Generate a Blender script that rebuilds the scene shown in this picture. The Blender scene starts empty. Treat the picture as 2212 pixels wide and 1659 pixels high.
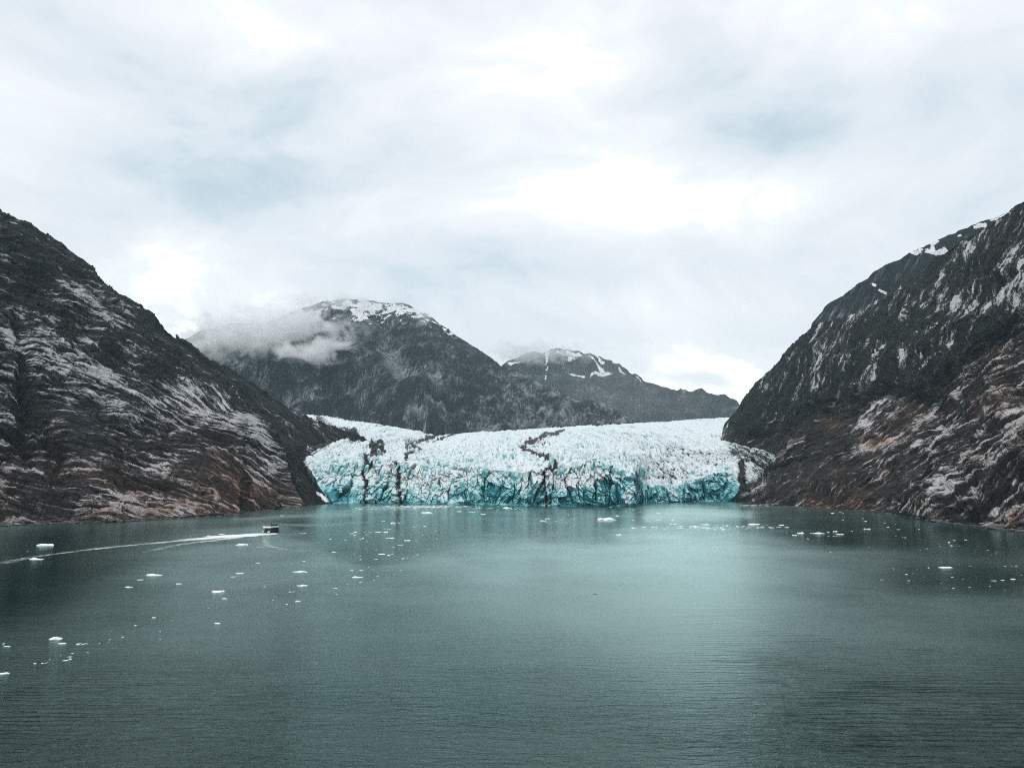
import bpy, math, random
import numpy as np
from mathutils import Vector

random.seed(7)
rng = np.random.default_rng(11)
SC = bpy.context.scene
COL = SC.collection

# ------------------------------------------------------------------ camera
CAM_H = 35.0
FPX, CX, CY, HZ = 1720.0, 1106.0, 829.5, 1042.0      # reference frame of 2212 x 1659
TP = (HZ - CY) / FPX
PITCH = math.atan(TP)
cd = bpy.data.cameras.new('camera')
cam = bpy.data.objects.new('camera', cd)
COL.objects.link(cam)
cam.location = (0, 0, CAM_H)
cam.rotation_euler = (math.pi / 2 + PITCH, 0, 0)
cd.sensor_width = 36.0
cd.lens = 36.0 * FPX / 2212.0
cd.clip_start = 0.5
cd.clip_end = 60000.0
SC.camera = cam

def ray(vx, vy):
    x = (np.asarray(vx, float) - CX) / FPX
    u = (CY - np.asarray(vy, float)) / FPX
    c, s = math.cos(PITCH), math.sin(PITCH)
    return x, c - u * s, s + u * c

def at(vx, vy, D):
    """world point at forward distance D seen in direction (vx, vy)"""
    x, y, z = ray(vx, vy)
    k = D / y
    return x * k, y * k, CAM_H + z * k

def water_depth(vy):
    x, y, z = ray(0, vy)
    return -CAM_H / z * y

def project(X, Y, Z):
    c, s = math.cos(PITCH), math.sin(PITCH)
    Z = Z - CAM_H
    f = Y * c + Z * s
    u = -Y * s + Z * c
    return CX + FPX * X / f, CY - FPX * u / f

# ------------------------------------------------------------------ render settings, sun, sky
SC.view_settings.view_transform = 'Standard'
SC.view_settings.look = 'None'
SC.view_settings.exposure = 0.0
SC.view_settings.gamma = 1.0
SC.view_settings.use_curve_mapping = False
SC.render.engine = 'CYCLES'
SC.cycles.use_denoising = False
SC.cycles.max_bounces = 22
SC.cycles.pixel_filter_type = 'BLACKMAN_HARRIS'
SC.cycles.filter_width = 1.05
SC.cycles.diffuse_bounces = 2
SC.cycles.glossy_bounces = 3
SC.cycles.transparent_max_bounces = 8
SC.cycles.volume_bounces = 20
SC.cycles.sample_clamp_indirect = 4.0
SC.cycles.volume_step_rate = 2.0
SC.cycles.volume_max_steps = 128

SUN_EL, SUN_AZ = math.radians(56), math.radians(205)   # azimuth measured from +Y towards +X
sd = bpy.data.lights.new('sun', 'SUN')
sun = bpy.data.objects.new('sun', sd)
COL.objects.link(sun)
sd.energy = 1.2
sd.angle = math.radians(25)
sd.color = (1.0, 0.97, 0.93)
sdir = Vector((math.sin(SUN_AZ) * math.cos(SUN_EL), math.cos(SUN_AZ) * math.cos(SUN_EL), math.sin(SUN_EL)))
sun.rotation_euler = sdir.to_track_quat('Z', 'Y').to_euler()
sun.location = (0, 0, 3000)


class NT:
    """small helper round a node tree"""
    def __init__(s, tree):
        s.t = tree; s.n = tree.nodes; s.l = tree.links
    def new(s, typ, inputs=None, **props):
        n = s.n.new(typ)
        for k, v in props.items():
            setattr(n, k, v)
        for k, v in (inputs or {}).items():
            s.set(n.inputs[k], v)
        return n
    def set(s, sock, v):
        if isinstance(v, bpy.types.NodeSocket):
            s.l.new(v, sock)
        elif isinstance(v, bpy.types.Node):
            s.l.new(v.outputs[0], sock)
        else:
            if hasattr(sock.default_value, '__len__') and not hasattr(v, '__len__'):
                v = [v] * len(sock.default_value)
            if hasattr(sock.default_value, '__len__') and len(sock.default_value) == 4 and len(v) == 3:
                v = list(v) + [1.0]
            sock.default_value = v
    def math(s, op, a, b=0.0, clamp=False):
        n = s.n.new('ShaderNodeMath'); n.operation = op; n.use_clamp = clamp
        s.set(n.inputs[0], a); s.set(n.inputs[1], b)
        return n.outputs[0]
    def vmath(s, op, a, b=(0, 0, 0)):
        n = s.n.new('ShaderNodeVectorMath'); n.operation = op
        s.set(n.inputs[0], a); s.set(n.inputs[1], b)
        return n
    def mix(s, f, a, b):
        n = s.n.new('ShaderNodeMix'); n.data_type = 'RGBA'; n.clamp_factor = True
        s.set(n.inputs['Factor'], f); s.set(n.inputs['A'], a); s.set(n.inputs['B'], b)
        return n.outputs['Result']
    def ramp(s, f, lo, hi, a=0.0, b=1.0, smooth=True):
        n = s.n.new('ShaderNodeMapRange'); n.interpolation_type = 'SMOOTHSTEP' if smooth else 'LINEAR'
        s.set(n.inputs['Value'], f)
        n.inputs['From Min'].default_value = lo; n.inputs['From Max'].default_value = hi
        n.inputs['To Min'].default_value = a; n.inputs['To Max'].default_value = b
        return n.outputs['Result']
    def noise(s, vec, scale, detail=4, rough=0.55, dist=0.0):
        n = s.n.new('ShaderNodeTexNoise')
        s.set(n.inputs['Vector'], vec)
        n.inputs['Scale'].default_value = scale; n.inputs['Detail'].default_value = detail
        n.inputs['Roughness'].default_value = rough; n.inputs['Distortion'].default_value = dist
        return n.outputs['Fac']
    def attr(s, name, vec=False):
        n = s.n.new('ShaderNodeAttribute'); n.attribute_name = name
        return n.outputs['Vector'] if vec else n.outputs['Fac']
    def scale(s, vec, v3):
        return s.vmath('MULTIPLY', vec, v3).outputs[0]


world = bpy.data.worlds.new('World')
SC.world = world
world.use_nodes = True
w = NT(world.node_tree)
w.n.clear()
geo = w.new('ShaderNodeTexCoord').outputs['Generated']
sky = w.new('ShaderNodeTexSky', sky_type='NISHITA', sun_disc=False)
sky.sun_elevation = SUN_EL
sky.sun_rotation = SUN_AZ
nish = w.vmath('MULTIPLY', sky.outputs[0], (0.10, 0.10, 0.10)).outputs[0]
# cloud deck: soft streaky noise over the direction, flattened towards the horizon
nv = w.scale(geo, (1.0, 1.0, 1.9))
warp = w.noise(nv, 2.0, 3, 0.5)
nv2 = w.vmath('ADD', nv, w.scale(w.vmath('SUBTRACT', w.new('ShaderNodeTexNoise', {'Vector': nv, 'Scale': 1.7, 'Detail': 3}).outputs['Color'], (0.5, 0.5, 0.5)).outputs[0], (0.5, 0.5, 0.5))).outputs[0]
c1 = w.noise(nv2, 2.6, 6, 0.52)
c2 = w.noise(nv2, 7.0, 5, 0.5)
c3 = w.noise(nv2, 19.0, 5, 0.6)
tone = w.math('ADD', w.math('MULTIPLY', w.math('SUBTRACT', c1, 0.5), 1.15), w.math('MULTIPLY', w.math('SUBTRACT', c2, 0.5), 0.80))
tone = w.math('ADD', tone, w.math('MULTIPLY', w.math('SUBTRACT', c3, 0.5), 0.42))

def sky_blob(vx, vy, rx, ry, amt):
    global tone
    x, y, z = ray(vx, vy)
    v = Vector((float(x), float(y), float(z))).normalized()
    # offset the lookup with the same warp the clouds have, so no blob is a clean ellipse
    d = w.vmath('SUBTRACT', w.vmath('ADD', geo, w.scale(w.vmath('SUBTRACT', nv2, nv).outputs[0], (0.35, 0.35, 0.25))).outputs[0], tuple(v)).outputs[0]
    d = w.scale(d, (FPX / rx, FPX / rx * 0.6, FPX / ry))
    L = w.vmath('LENGTH', d).outputs['Value']
    g = w.ramp(L, 0.0, 1.6, amt, 0.0)
    tone = w.math('ADD', tone, g)

for b in [(250, 110, 300, 110, -0.30), (560, 395, 380, 100, -0.38), (950, 320, 260, 90, -0.30), (800, 190, 200, 80, -0.10),
          (1620, 230, 330, 110, -0.36), (1640, 340, 170, 60, -0.2), (1500, 110, 130, 80, -0.15), (2000, 260, 260, 80, -0.15), (1180, 590, 330, 60, -0.25), (1000, 660, 200, 50, -0.2),
          (1500, 700, 300, 40, -0.15), (1500, 800, 80, 25, -0.2), (320, 600, 330, 100, 0.36), (1280, 330, 320, 170, 0.30),
          (1150, 110, 260, 100, 0.30), (2080, 60, 260, 120, 0.35), (560, 30, 200, 70, 0.3), (1500, 850, 420, 80, 0.50), (1400, 640, 260, 60, 0.15), (1500, 740, 320, 80, 0.30), (1420, 480, 200, 80, 0.3),
          (1800, 400, 280, 80, 0.2), (60, 250, 140, 120, 0.3), (330, 240, 200, 60, 0.15)]:
    sky_blob(*b)
toneC = w.ramp(tone, -0.80, 0.50, 0.0, 1.0, smooth=False)
cr = w.new('ShaderNodeValToRGB')
w.set(cr.inputs['Fac'], toneC)
el = cr.color_ramp.elements
el[0].position = 0.0; el[0].color = (0.50, 0.65, 0.74, 1)
el[1].position = 1.0; el[1].color = (1.60, 1.63, 1.65, 1)
for p_, c_ in [(0.27, (0.645, 0.775, 0.855)), (0.45, (0.83, 0.905, 0.965)), (0.65, (0.95, 0.985, 1.03)), (0.84, (1.06, 1.10, 1.13))]:
    e = el.new(p_); e.color = (*c_, 1)
skycol = w.mix(0.92, nish, cr.outputs['Color'])
# below the horizon the world is the dull water going on
sepz = w.new('ShaderNodeSeparateXYZ', {'Vector': geo}).outputs['Z']
skycol = w.mix(w.ramp(sepz, -0.03, 0.0), (0.10, 0.14, 0.145, 1), skycol)
bg = w.new('ShaderNodeBackground', {'Color': skycol, 'Strength': 1.0})
wo = w.new('ShaderNodeOutputWorld', {'Surface': bg.outputs[0]})

# ------------------------------------------------------------------ numpy noise
def _h(ix, iy, iz, seed):
    h = (ix.astype(np.int64) * 374761393 + iy.astype(np.int64) * 668265263 + iz.astype(np.int64) * 2147483647 + seed * 1274126177) & 0xFFFFFFFF
    h = ((h ^ (h >> 13)) * 1274126177) & 0xFFFFFFFF
    h = ((h ^ (h >> 16)) * 2246822519) & 0xFFFFFFFF
    return ((h ^ (h >> 15)) & 0xFFFFFF) / float(0xFFFFFF)

def vn(x, y, z=None, seed=0):
    """value noise, -1..1"""
    x = np.asarray(x, float); y = np.asarray(y, float)
    ix, iy = np.floor(x), np.floor(y)
    fx, fy = x - ix, y - iy
    fx = fx * fx * fx * (fx * (fx * 6 - 15) + 10); fy = fy * fy * fy * (fy * (fy * 6 - 15) + 10)
    if z is None:
        zz = np.zeros_like(ix)
        a = _h(ix, iy, zz, seed); b = _h(ix + 1, iy, zz, seed); c = _h(ix, iy + 1, zz, seed); d = _h(ix + 1, iy + 1, zz, seed)
        return (a + (b - a) * fx + (c - a) * fy + (a - b - c + d) * fx * fy) * 2 - 1
    z = np.asarray(z, float); iz = np.floor(z); fz = z - iz; fz = fz * fz * (3 - 2 * fz)
    r = 0
    for k, wz in ((0, 1 - fz), (1, fz)):
        a = _h(ix, iy, iz + k, seed); b = _h(ix + 1, iy, iz + k, seed); c = _h(ix, iy + 1, iz + k, seed); d = _h(ix + 1, iy + 1, iz + k, seed)
        r = r + wz * (a + (b - a) * fx + (c - a) * fy + (a - b - c + d) * fx * fy)
    return r * 2 - 1

def fbm(x, y, z=None, oct=4, gain=0.5, seed=0, ridged=False):
    s, a, n = 0.0, 1.0, 0.0
    for o in range(oct):
        f = 2.03 ** o
        v = vn(x * f + 17.3 * o, y * f - 9.1 * o, None if z is None else z * f + 5.7 * o, seed + o * 31)
        if ridged: v = 1 - 2 * np.abs(v)
        s = s + a * v; n += a; a *= gain
    return s / n

def cells(x, y, seed=0):
    """cellular noise: distance to nearest, to second nearest, id of the nearest"""
    ix, iy = np.floor(x), np.floor(y)
    f1 = np.full(x.shape, 9.0); f2 = np.full(x.shape, 9.0); idn = np.zeros(x.shape)
    gx = np.zeros(x.shape); gy = np.zeros(x.shape)
    z = np.zeros_like(ix)
    for dx in (-1, 0, 1):
        for dy in (-1, 0, 1):
            cx, cy = ix + dx, iy + dy
            px = cx + _h(cx, cy, z, seed); py = cy + _h(cx, cy, z + 1, seed)
            d = np.hypot(px - x, py - y)
            near = d < f1
            f2 = np.where(near, f1, np.minimum(f2, d))
            idn = np.where(near, _h(cx, cy, z + 2, seed), idn)
            gx = np.where(near, px - x, gx); gy = np.where(near, py - y, gy)
            f1 = np.where(near, d, f1)
    return f1, f2, idn, gx, gy

def sm(x, a, b):
    t = np.clip((x - a) / (b - a), 0, 1)
    return t * t * (3 - 2 * t)

def blob(vx, vy, cx, cy, rx, ry, rot=0.0):
    c, s = math.cos(math.radians(rot)), math.sin(math.radians(rot))
    dx, dy = vx - cx, vy - cy
    u, v = (dx * c + dy * s) / rx, (-dx * s + dy * c) / ry
    return np.exp(-(u * u + v * v))

def line_dist(vx, vy, pts):
    """distance to a polyline whose vertices carry a width: returns d / width"""
    best = np.full(vx.shape, 99.0)
    for (x0, y0, w0), (x1, y1, w1) in zip(pts[:-1], pts[1:]):
        L2 = (x1 - x0) ** 2 + (y1 - y0) ** 2
        t = np.clip(((vx - x0) * (x1 - x0) + (vy - y0) * (y1 - y0)) / L2, 0, 1)
        d = np.hypot(vx - x0 - t * (x1 - x0), vy - y0 - t * (y1 - y0)) / (w0 + (w1 - w0) * t)
        best = np.minimum(best, d)
    return best

def tab(x, pts):
    p = np.array(pts, float)
    return np.interp(x, p[:, 0], p[:, 1])

def smooth_rows(a, k):
    if k < 1: return a
    ker = np.hanning(2 * k + 3)[1:-1]; ker /= ker.sum()
    p = np.concatenate([np.full(k, a[0]) + (np.arange(-k, 0)) * (a[1] - a[0]), a, np.full(k, a[-1]) + (np.arange(1, k + 1)) * (a[-1] - a[-2])])
    return np.convolve(p, ker, 'valid')[:len(a)]

# ------------------------------------------------------------------ objects
def tag(o, label=None, cat=None, group=None, kind=None):
    if label: o['label'] = label
    if cat: o['category'] = cat
    if group: o['group'] = group
    if kind: o['kind'] = kind
    return o

def raw_mesh(name, V, F, mat, attrs=None, smooth=False):
    """V (n,3) array, F (m,k) int array"""
    me = bpy.data.meshes.new(name)
    n, m, k = len(V), len(F), F.shape[1]
    me.vertices.add(n); me.loops.add(m * k); me.polygons.add(m)
    me.vertices.foreach_set('co', np.ascontiguousarray(V, np.float32).ravel())
    me.loops.foreach_set('vertex_index', F.astype(np.int32).ravel())
    me.polygons.foreach_set('loop_start', np.arange(0, m * k, k, dtype=np.int32))
    me.polygons.foreach_set('loop_total', np.full(m, k, dtype=np.int32))
    me.polygons.foreach_set('use_smooth', np.full(m, smooth))
    for an, av in (attrs or {}).items():
        if av.ndim == 1:
            at_ = me.attributes.new(an, 'FLOAT', 'POINT'); at_.data.foreach_set('value', av.astype(np.float32))
        else:
            at_ = me.attributes.new(an, 'FLOAT_VECTOR', 'POINT'); at_.data.foreach_set('vector', av.astype(np.float32).ravel())
    me.update(calc_edges=True)
    me.materials.append(mat)
    return me

def obj(name, me, parent=None):
    o = bpy.data.objects.new(name, me)
    COL.objects.link(o)
    if parent: o.parent = parent
    return o

def grid_faces(nr, nc):
    i = np.arange(nr * nc).reshape(nr, nc)
    return np.stack([i[:-1, :-1], i[:-1, 1:], i[1:, 1:], i[1:, :-1]], -1).reshape(-1, 4)

def grid_normals(P):
    du = np.gradient(P, axis=1); dv = np.gradient(P, axis=0)
    n = np.cross(du, dv)
    n /= np.linalg.norm(n, axis=-1, keepdims=True) + 1e-9
    return n

def new_mat(name):
    m = bpy.data.materials.new(name); m.use_nodes = True
    t = NT(m.node_tree); t.n.clear()
    return m, t

def finish(t, bsdf):
    t.new('ShaderNodeOutputMaterial', {'Surface': bsdf})

# ------------------------------------------------------------------ materials
def mat_rock(name, dark, mid, light, rust, veg, bump=1.0, fine=1.0):
    m, t = new_mat(name)
    flow = t.attr('flow', True)                      # x along the beds, y across, in metres
    wp = t.new('ShaderNodeNewGeometry').outputs['Position']
    warp = t.vmath('ADD', flow, t.scale(t.vmath('SUBTRACT', t.new('ShaderNodeTexNoise', {'Vector': flow, 'Scale': 0.03, 'Detail': 3}).outputs['Color'], (.5, .5, .5)).outputs[0], (4, 1.2, 0))).outputs[0]
    s1 = t.noise(t.scale(warp, (0.022, 0.26, 0)), 1.0 * fine, 5, 0.62)
    s2 = t.noise(t.scale(warp, (0.07, 0.85, 0)), 1.0 * fine, 3, 0.65)
    g1 = t.noise(wp, 0.02 * fine, 6, 0.65)
    g2 = t.noise(wp, 0.25 * fine, 4, 0.7)
    L = t.attr('lightrock')
    st = t.math('ADD', t.math('MULTIPLY', s1, 0.65), t.math('MULTIPLY', s2, 0.45))
    k = t.math('ADD', L, t.math('MULTIPLY', t.math('SUBTRACT', st, 0.58), 6.0))
    k = t.math('ADD', k, t.math('MULTIPLY', t.math('SUBTRACT', g2, 0.5), 0.9))
    c = t.mix(t.ramp(k, 0.0, 0.55), dark, mid)
    c = t.mix(t.ramp(k, 0.55, 1.15), c, light)
    ru = t.math('MULTIPLY', t.attr('rust'), t.ramp(g2, 0.3, 0.65))
    c = t.mix(ru, c, t.mix(t.ramp(k, 0.1, 1.0), t.scale(rust, (0.25, 0.25, 0.25)) if False else tuple(x * 0.25 for x in rust), rust))
    vk = t.math('ADD', t.attr('veg'), t.math('MULTIPLY', t.math('SUBTRACT', g1, 0.5), 1.2))
    vk = t.math('ADD', vk, t.math('MULTIPLY', t.math('SUBTRACT', g2, 0.5), 1.1))
    vc = t.mix(g2, tuple(x * 0.6 for x in veg), tuple(x * 1.5 for x in veg))
    c = t.mix(t.ramp(vk, 0.42, 0.62), c, vc)
    sk = t.math('ADD', t.attr('snow'), t.math('MULTIPLY', t.math('SUBTRACT', t.noise(wp, 0.035, 6, 0.75), 0.5), 1.7))
    c = t.mix(t.ramp(sk, 0.5, 0.60), c, (0.90, 0.92, 0.94))
    h = t.math('ADD', t.math('MULTIPLY', s1, 2.4), t.math('ADD', t.math('MULTIPLY', s2, 0.9), t.math('MULTIPLY', g2, 1.2)))
    bmp = t.new('ShaderNodeBump', {'Height': h, 'Strength': 1.0, 'Distance': 2.6 * bump})
    b = t.new('ShaderNodeBsdfPrincipled', {'Base Color': c, 'Roughness': 0.85, 'Normal': bmp.outputs[0]})
    b.inputs['Specular IOR Level'].default_value = 0.25
    finish(t, b.outputs[0])
    return m

M_ROCK_L = mat_rock('banded_rock_left', (0.008, 0.0078, 0.0088), (0.042, 0.041, 0.044), (0.54, 0.535, 0.55), (0.30, 0.17, 0.11), (0.012, 0.0145, 0.015))
M_ROCK_R = mat_rock('banded_rock_right', (0.008, 0.0078, 0.0083), (0.042, 0.0405, 0.0415), (0.56, 0.55, 0.555), (0.36, 0.20, 0.12), (0.012, 0.0165, 0.012))
M_ROCK_FAR = mat_rock('far_rock', (0.012, 0.014, 0.015), (0.060, 0.068, 0.072), (0.26, 0.275, 0.28), (0.08, 0.07, 0.06), (0.010, 0.013, 0.013), bump=3.0, fine=0.35)

def mat_ice():
    m, t = new_mat('glacier_ice')
    wp = t.new('ShaderNodeNewGeometry').outputs['Position']
    n1 = t.noise(wp, 0.09, 5, 0.65)
    n2 = t.noise(t.scale(wp, (1, 1, 0.45)), 0.30, 5, 0.7)
    n3 = t.noise(wp, 0.9, 3, 0.7)
    bl = t.math('ADD', t.attr('blue'), t.math('MULTIPLY', t.math('SUBTRACT', n2, 0.5), 1.3))
    c = t.mix(t.ramp(bl, 0.12, 0.60), (0.80, 0.865, 0.875), (0.25, 0.66, 0.70))
    c = t.mix(t.ramp(bl, 0.42, 0.88), c, (0.022, 0.20, 0.235))
    dirt = t.attr('dirt')
    n6 = t.noise(t.scale(wp, (1, 0.14, 1)), 0.22, 4, 0.75)
    c = t.mix(t.math('MULTIPLY', t.ramp(n6, 0.53, 0.64), t.attr('fleck')), c, (0.20, 0.31, 0.33))
    dgate = t.ramp(dirt, 0.05, 0.45, 0.15, 1.0)
    dk = t.math('ADD', t.math('MULTIPLY', t.math('SUBTRACT', n1, 0.5), 0.5), t.math('MULTIPLY', t.math('SUBTRACT', n2, 0.5), 1.0))
    dk = t.math('ADD', dirt, t.math('MULTIPLY', dk, dgate))
    c = t.mix(t.ramp(dk, 0.32, 0.9, 0.0, 0.6), c, (0.30, 0.31, 0.31))
    n5 = t.noise(t.scale(wp, (1, 0.25, 1)), 0.16, 4, 0.75)
    dk = t.math('ADD', dk, t.math('MULTIPLY', t.math('MULTIPLY', t.math('SUBTRACT', n5, 0.5), 1.6), dgate))
    c = t.mix(t.ramp(dk, 0.66, 0.80), c, (0.016, 0.016, 0.018))
    bmp = t.new('ShaderNodeBump', {'Height': t.math('ADD', t.math('MULTIPLY', n2, 2.0), n3), 'Strength': 1.0, 'Distance': 0.8})
    b = t.new('ShaderNodeBsdfPrincipled', {'Base Color': c, 'Roughness': 0.6, 'Normal': bmp.outputs[0]})
    b.inputs['Specular IOR Level'].default_value = 0.3
    finish(t, b.outputs[0])
    return m
M_ICE = mat_ice()

def mat_floe(name, top, low):
    m, t = new_mat(name)
    tc = t.new('ShaderNodeTexCoord').outputs['Object']
    wp = t.new('ShaderNodeNewGeometry').outputs['Position']
    z = t.new('ShaderNodeSeparateXYZ', {'Vector': wp}).outputs['Z']
    n = t.noise(wp, 1.3, 4, 0.6)
    k = t.math('ADD', z, t.math('MULTIPLY', t.math('SUBTRACT', n, 0.5), 0.8))
    c = t.mix(t.ramp(k, -0.25, 0.10), low, top)
    bmp = t.new('ShaderNodeBump', {'Height': n, 'Strength': 0.8, 'Distance': 0.4})
    b = t.new('ShaderNodeBsdfPrincipled', {'Base Color': c, 'Roughness': 0.45, 'Normal': bmp.outputs[0]})
    b.inputs['Subsurface Weight'].default_value = 0.0
    finish(t, b.outputs[0])
    return m
M_FLOE = mat_floe('floating_ice', (0.93, 0.96, 0.97), (0.30, 0.62, 0.66))
M_FLOE_TEAL = mat_floe('teal_floating_ice', (0.50, 0.80, 0.82), (0.20, 0.52, 0.56))
M_FLOE_DARK = mat_floe('dirty_floating_ice', (0.035, 0.045, 0.05), (0.03, 0.06, 0.065))

# ------------------------------------------------------------------ mountains
EDGE = {}
def joints(a, c, seed):
    j = np.exp(-(vn(a / 46, c / 34, seed=seed) / 0.045) ** 2) + 0.8 * np.exp(-(vn(a / 19, c / 30, seed=seed + 1) / 0.06) ** 2)
    return np.clip(j, 0, 1)

def strata(c, a, lam, seed, jit=0.35):
    """ledges: rises slowly across the beds, drops sharply at each edge"""
    ph = c / lam + jit * fbm(a / (lam * 9), c / (lam * 5), oct=3, seed=seed)
    f = ph - np.floor(ph)
    amp = 0.45 + 0.55 * vn(a / (lam * 5), np.floor(ph) * 3.7, seed=seed + 5)
    EDGE['v'] = EDGE.get('v', 0) + (np.exp(-((f - 0.70) / 0.12) ** 2) - 1.1 * np.exp(-((f - 0.93) / 0.08) ** 2)) * np.clip(amp, 0, 1)  # ledge shading put into the rock colour: pale crest, dark joint line below
    return (np.where(f < 0.78, f / 0.78, (1 - f) / 0.22) - 0.5) * amp

GRIDS = []
def relief(name, vx0, vx1, nc, nr, shore, ridge, dridge, depth_fn, shade_fn, mat, bottom_on_water=True, dbottom=None,
           ext=14, ext_step=30.0, ext_drop=0.55, row_pow=1.0, sm_ridge=6):
    if isinstance(nc, tuple):      # (columns before, inside, after the frame)
        vx = np.concatenate([np.linspace(vx0, max(vx0, 0), nc[0], endpoint=False) if nc[0] else [], np.linspace(max(vx0, 0), min(vx1, 2212), nc[1]), np.linspace(min(vx1, 2212), vx1, nc[2] + 1)[1:] if nc[2] else []])
        nc = len(vx)
    else:
        vx = np.linspace(vx0, vx1, nc)
    vb = tab(vx, shore)
    vr = smooth_rows(tab(vx, ridge), sm_ridge)
    Db = water_depth(vb) if bottom_on_water else tab(vx, dbottom)
    if bottom_on_water and dbottom: Db = Db + tab(vx, dbottom)
    Dr = smooth_rows(tab(vx, dridge), 20)
    t = (np.linspace(0, 1, nr) ** row_pow)[:, None]
    VX = np.repeat(vx[None], nr, 0)
    VY = vb[None] + (vr - vb)[None] * t
    D = Db[None] + (Dr - Db)[None] * depth_fn(t, VX, VY)
    X, Y, Z = at(VX, VY, D)
    P = np.stack([X, Y, Z], -1)
    # the far side of the ridge
    rad = P[-1, :, :2] / np.linalg.norm(P[-1, :, :2], axis=-1, keepdims=True)
    k = np.arange(1, ext + 1)[:, None]
    run = ext_step * k * (1 + 0.12 * k)
    E = np.zeros((ext, nc, 3))
    E[..., 0] = P[-1, :, 0] + rad[:, 0] * run
    E[..., 1] = P[-1, :, 1] + rad[:, 1] * run
    E[..., 2] = P[-1, :, 2] - ext_drop * run * np.minimum(1, k / 6)
    # and below the bottom row, under the water
    lowrow = P[:1].copy(); lowrow[..., 2] -= 6; lowrow[..., 1] -= 1.0
    P = np.concatenate([lowrow, P, E], 0)
    VX = np.concatenate([VX[:1], VX, np.repeat(VX[-1:], ext, 0)], 0)
    VY = np.concatenate([VY[:1] + 4, VY, VY[-1:] - k * 1.0 + 0 * VX[:ext]], 0)
    T = np.concatenate([np.zeros((1, nc)), np.repeat(t, nc, 1), np.ones((ext, nc))], 0)
    N = grid_normals(P)
    flip = np.sign(-N[..., 1:2]); flip[flip == 0] = 1
    N = N * np.where(N[..., 2:3] < 0, -1, 1)
    disp, attrs = shade_fn(P, VX, VY, T, N)
    P = P + N * disp[..., None]
    attrs = {k_: (v.reshape(-1) if v.ndim == 2 else v.reshape(-1, 3)) for k_, v in attrs.items()}
    F = grid_faces(*P.shape[:2])
    GRIDS.append((P, attrs['veg'].reshape(P.shape[:2]), VX, VY))
    me = raw_mesh(name, P.reshape(-1, 3), F, mat, attrs, smooth=False)
    return obj(name, me)

SHORE_A = [(-520, 1192), (-250, 1160), (0, 1136), (130, 1131), (300, 1124), (440, 1117), (520, 1112), (535, 1106), (600, 1102), (656, 1094), (662, 1093)]
RIDGE_A = [(-520, 200), (-250, 330), (-100, 405), (0, 460), (30, 476), (60, 487), (95, 508), (135, 524), (190, 566), (216, 594), (240, 618), (262, 636), (300, 657), (340, 683),
           (372, 712), (430, 760), (455, 780), (480, 806), (520, 850), (560, 893), (590, 925), (613, 965), (628, 1010), (642, 1055), (654, 1085), (662, 1091)]
DR_A = [(-520, 950), (-250, 1080), (0, 1260), (300, 1480), (455, 1560), (560, 1480), (613, 1420), (640, 1270), (662, 1190)]

def depth_A(t, VX, VY):
    base = t ** 1.15
    return base * (1 + 0 * VX)

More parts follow.
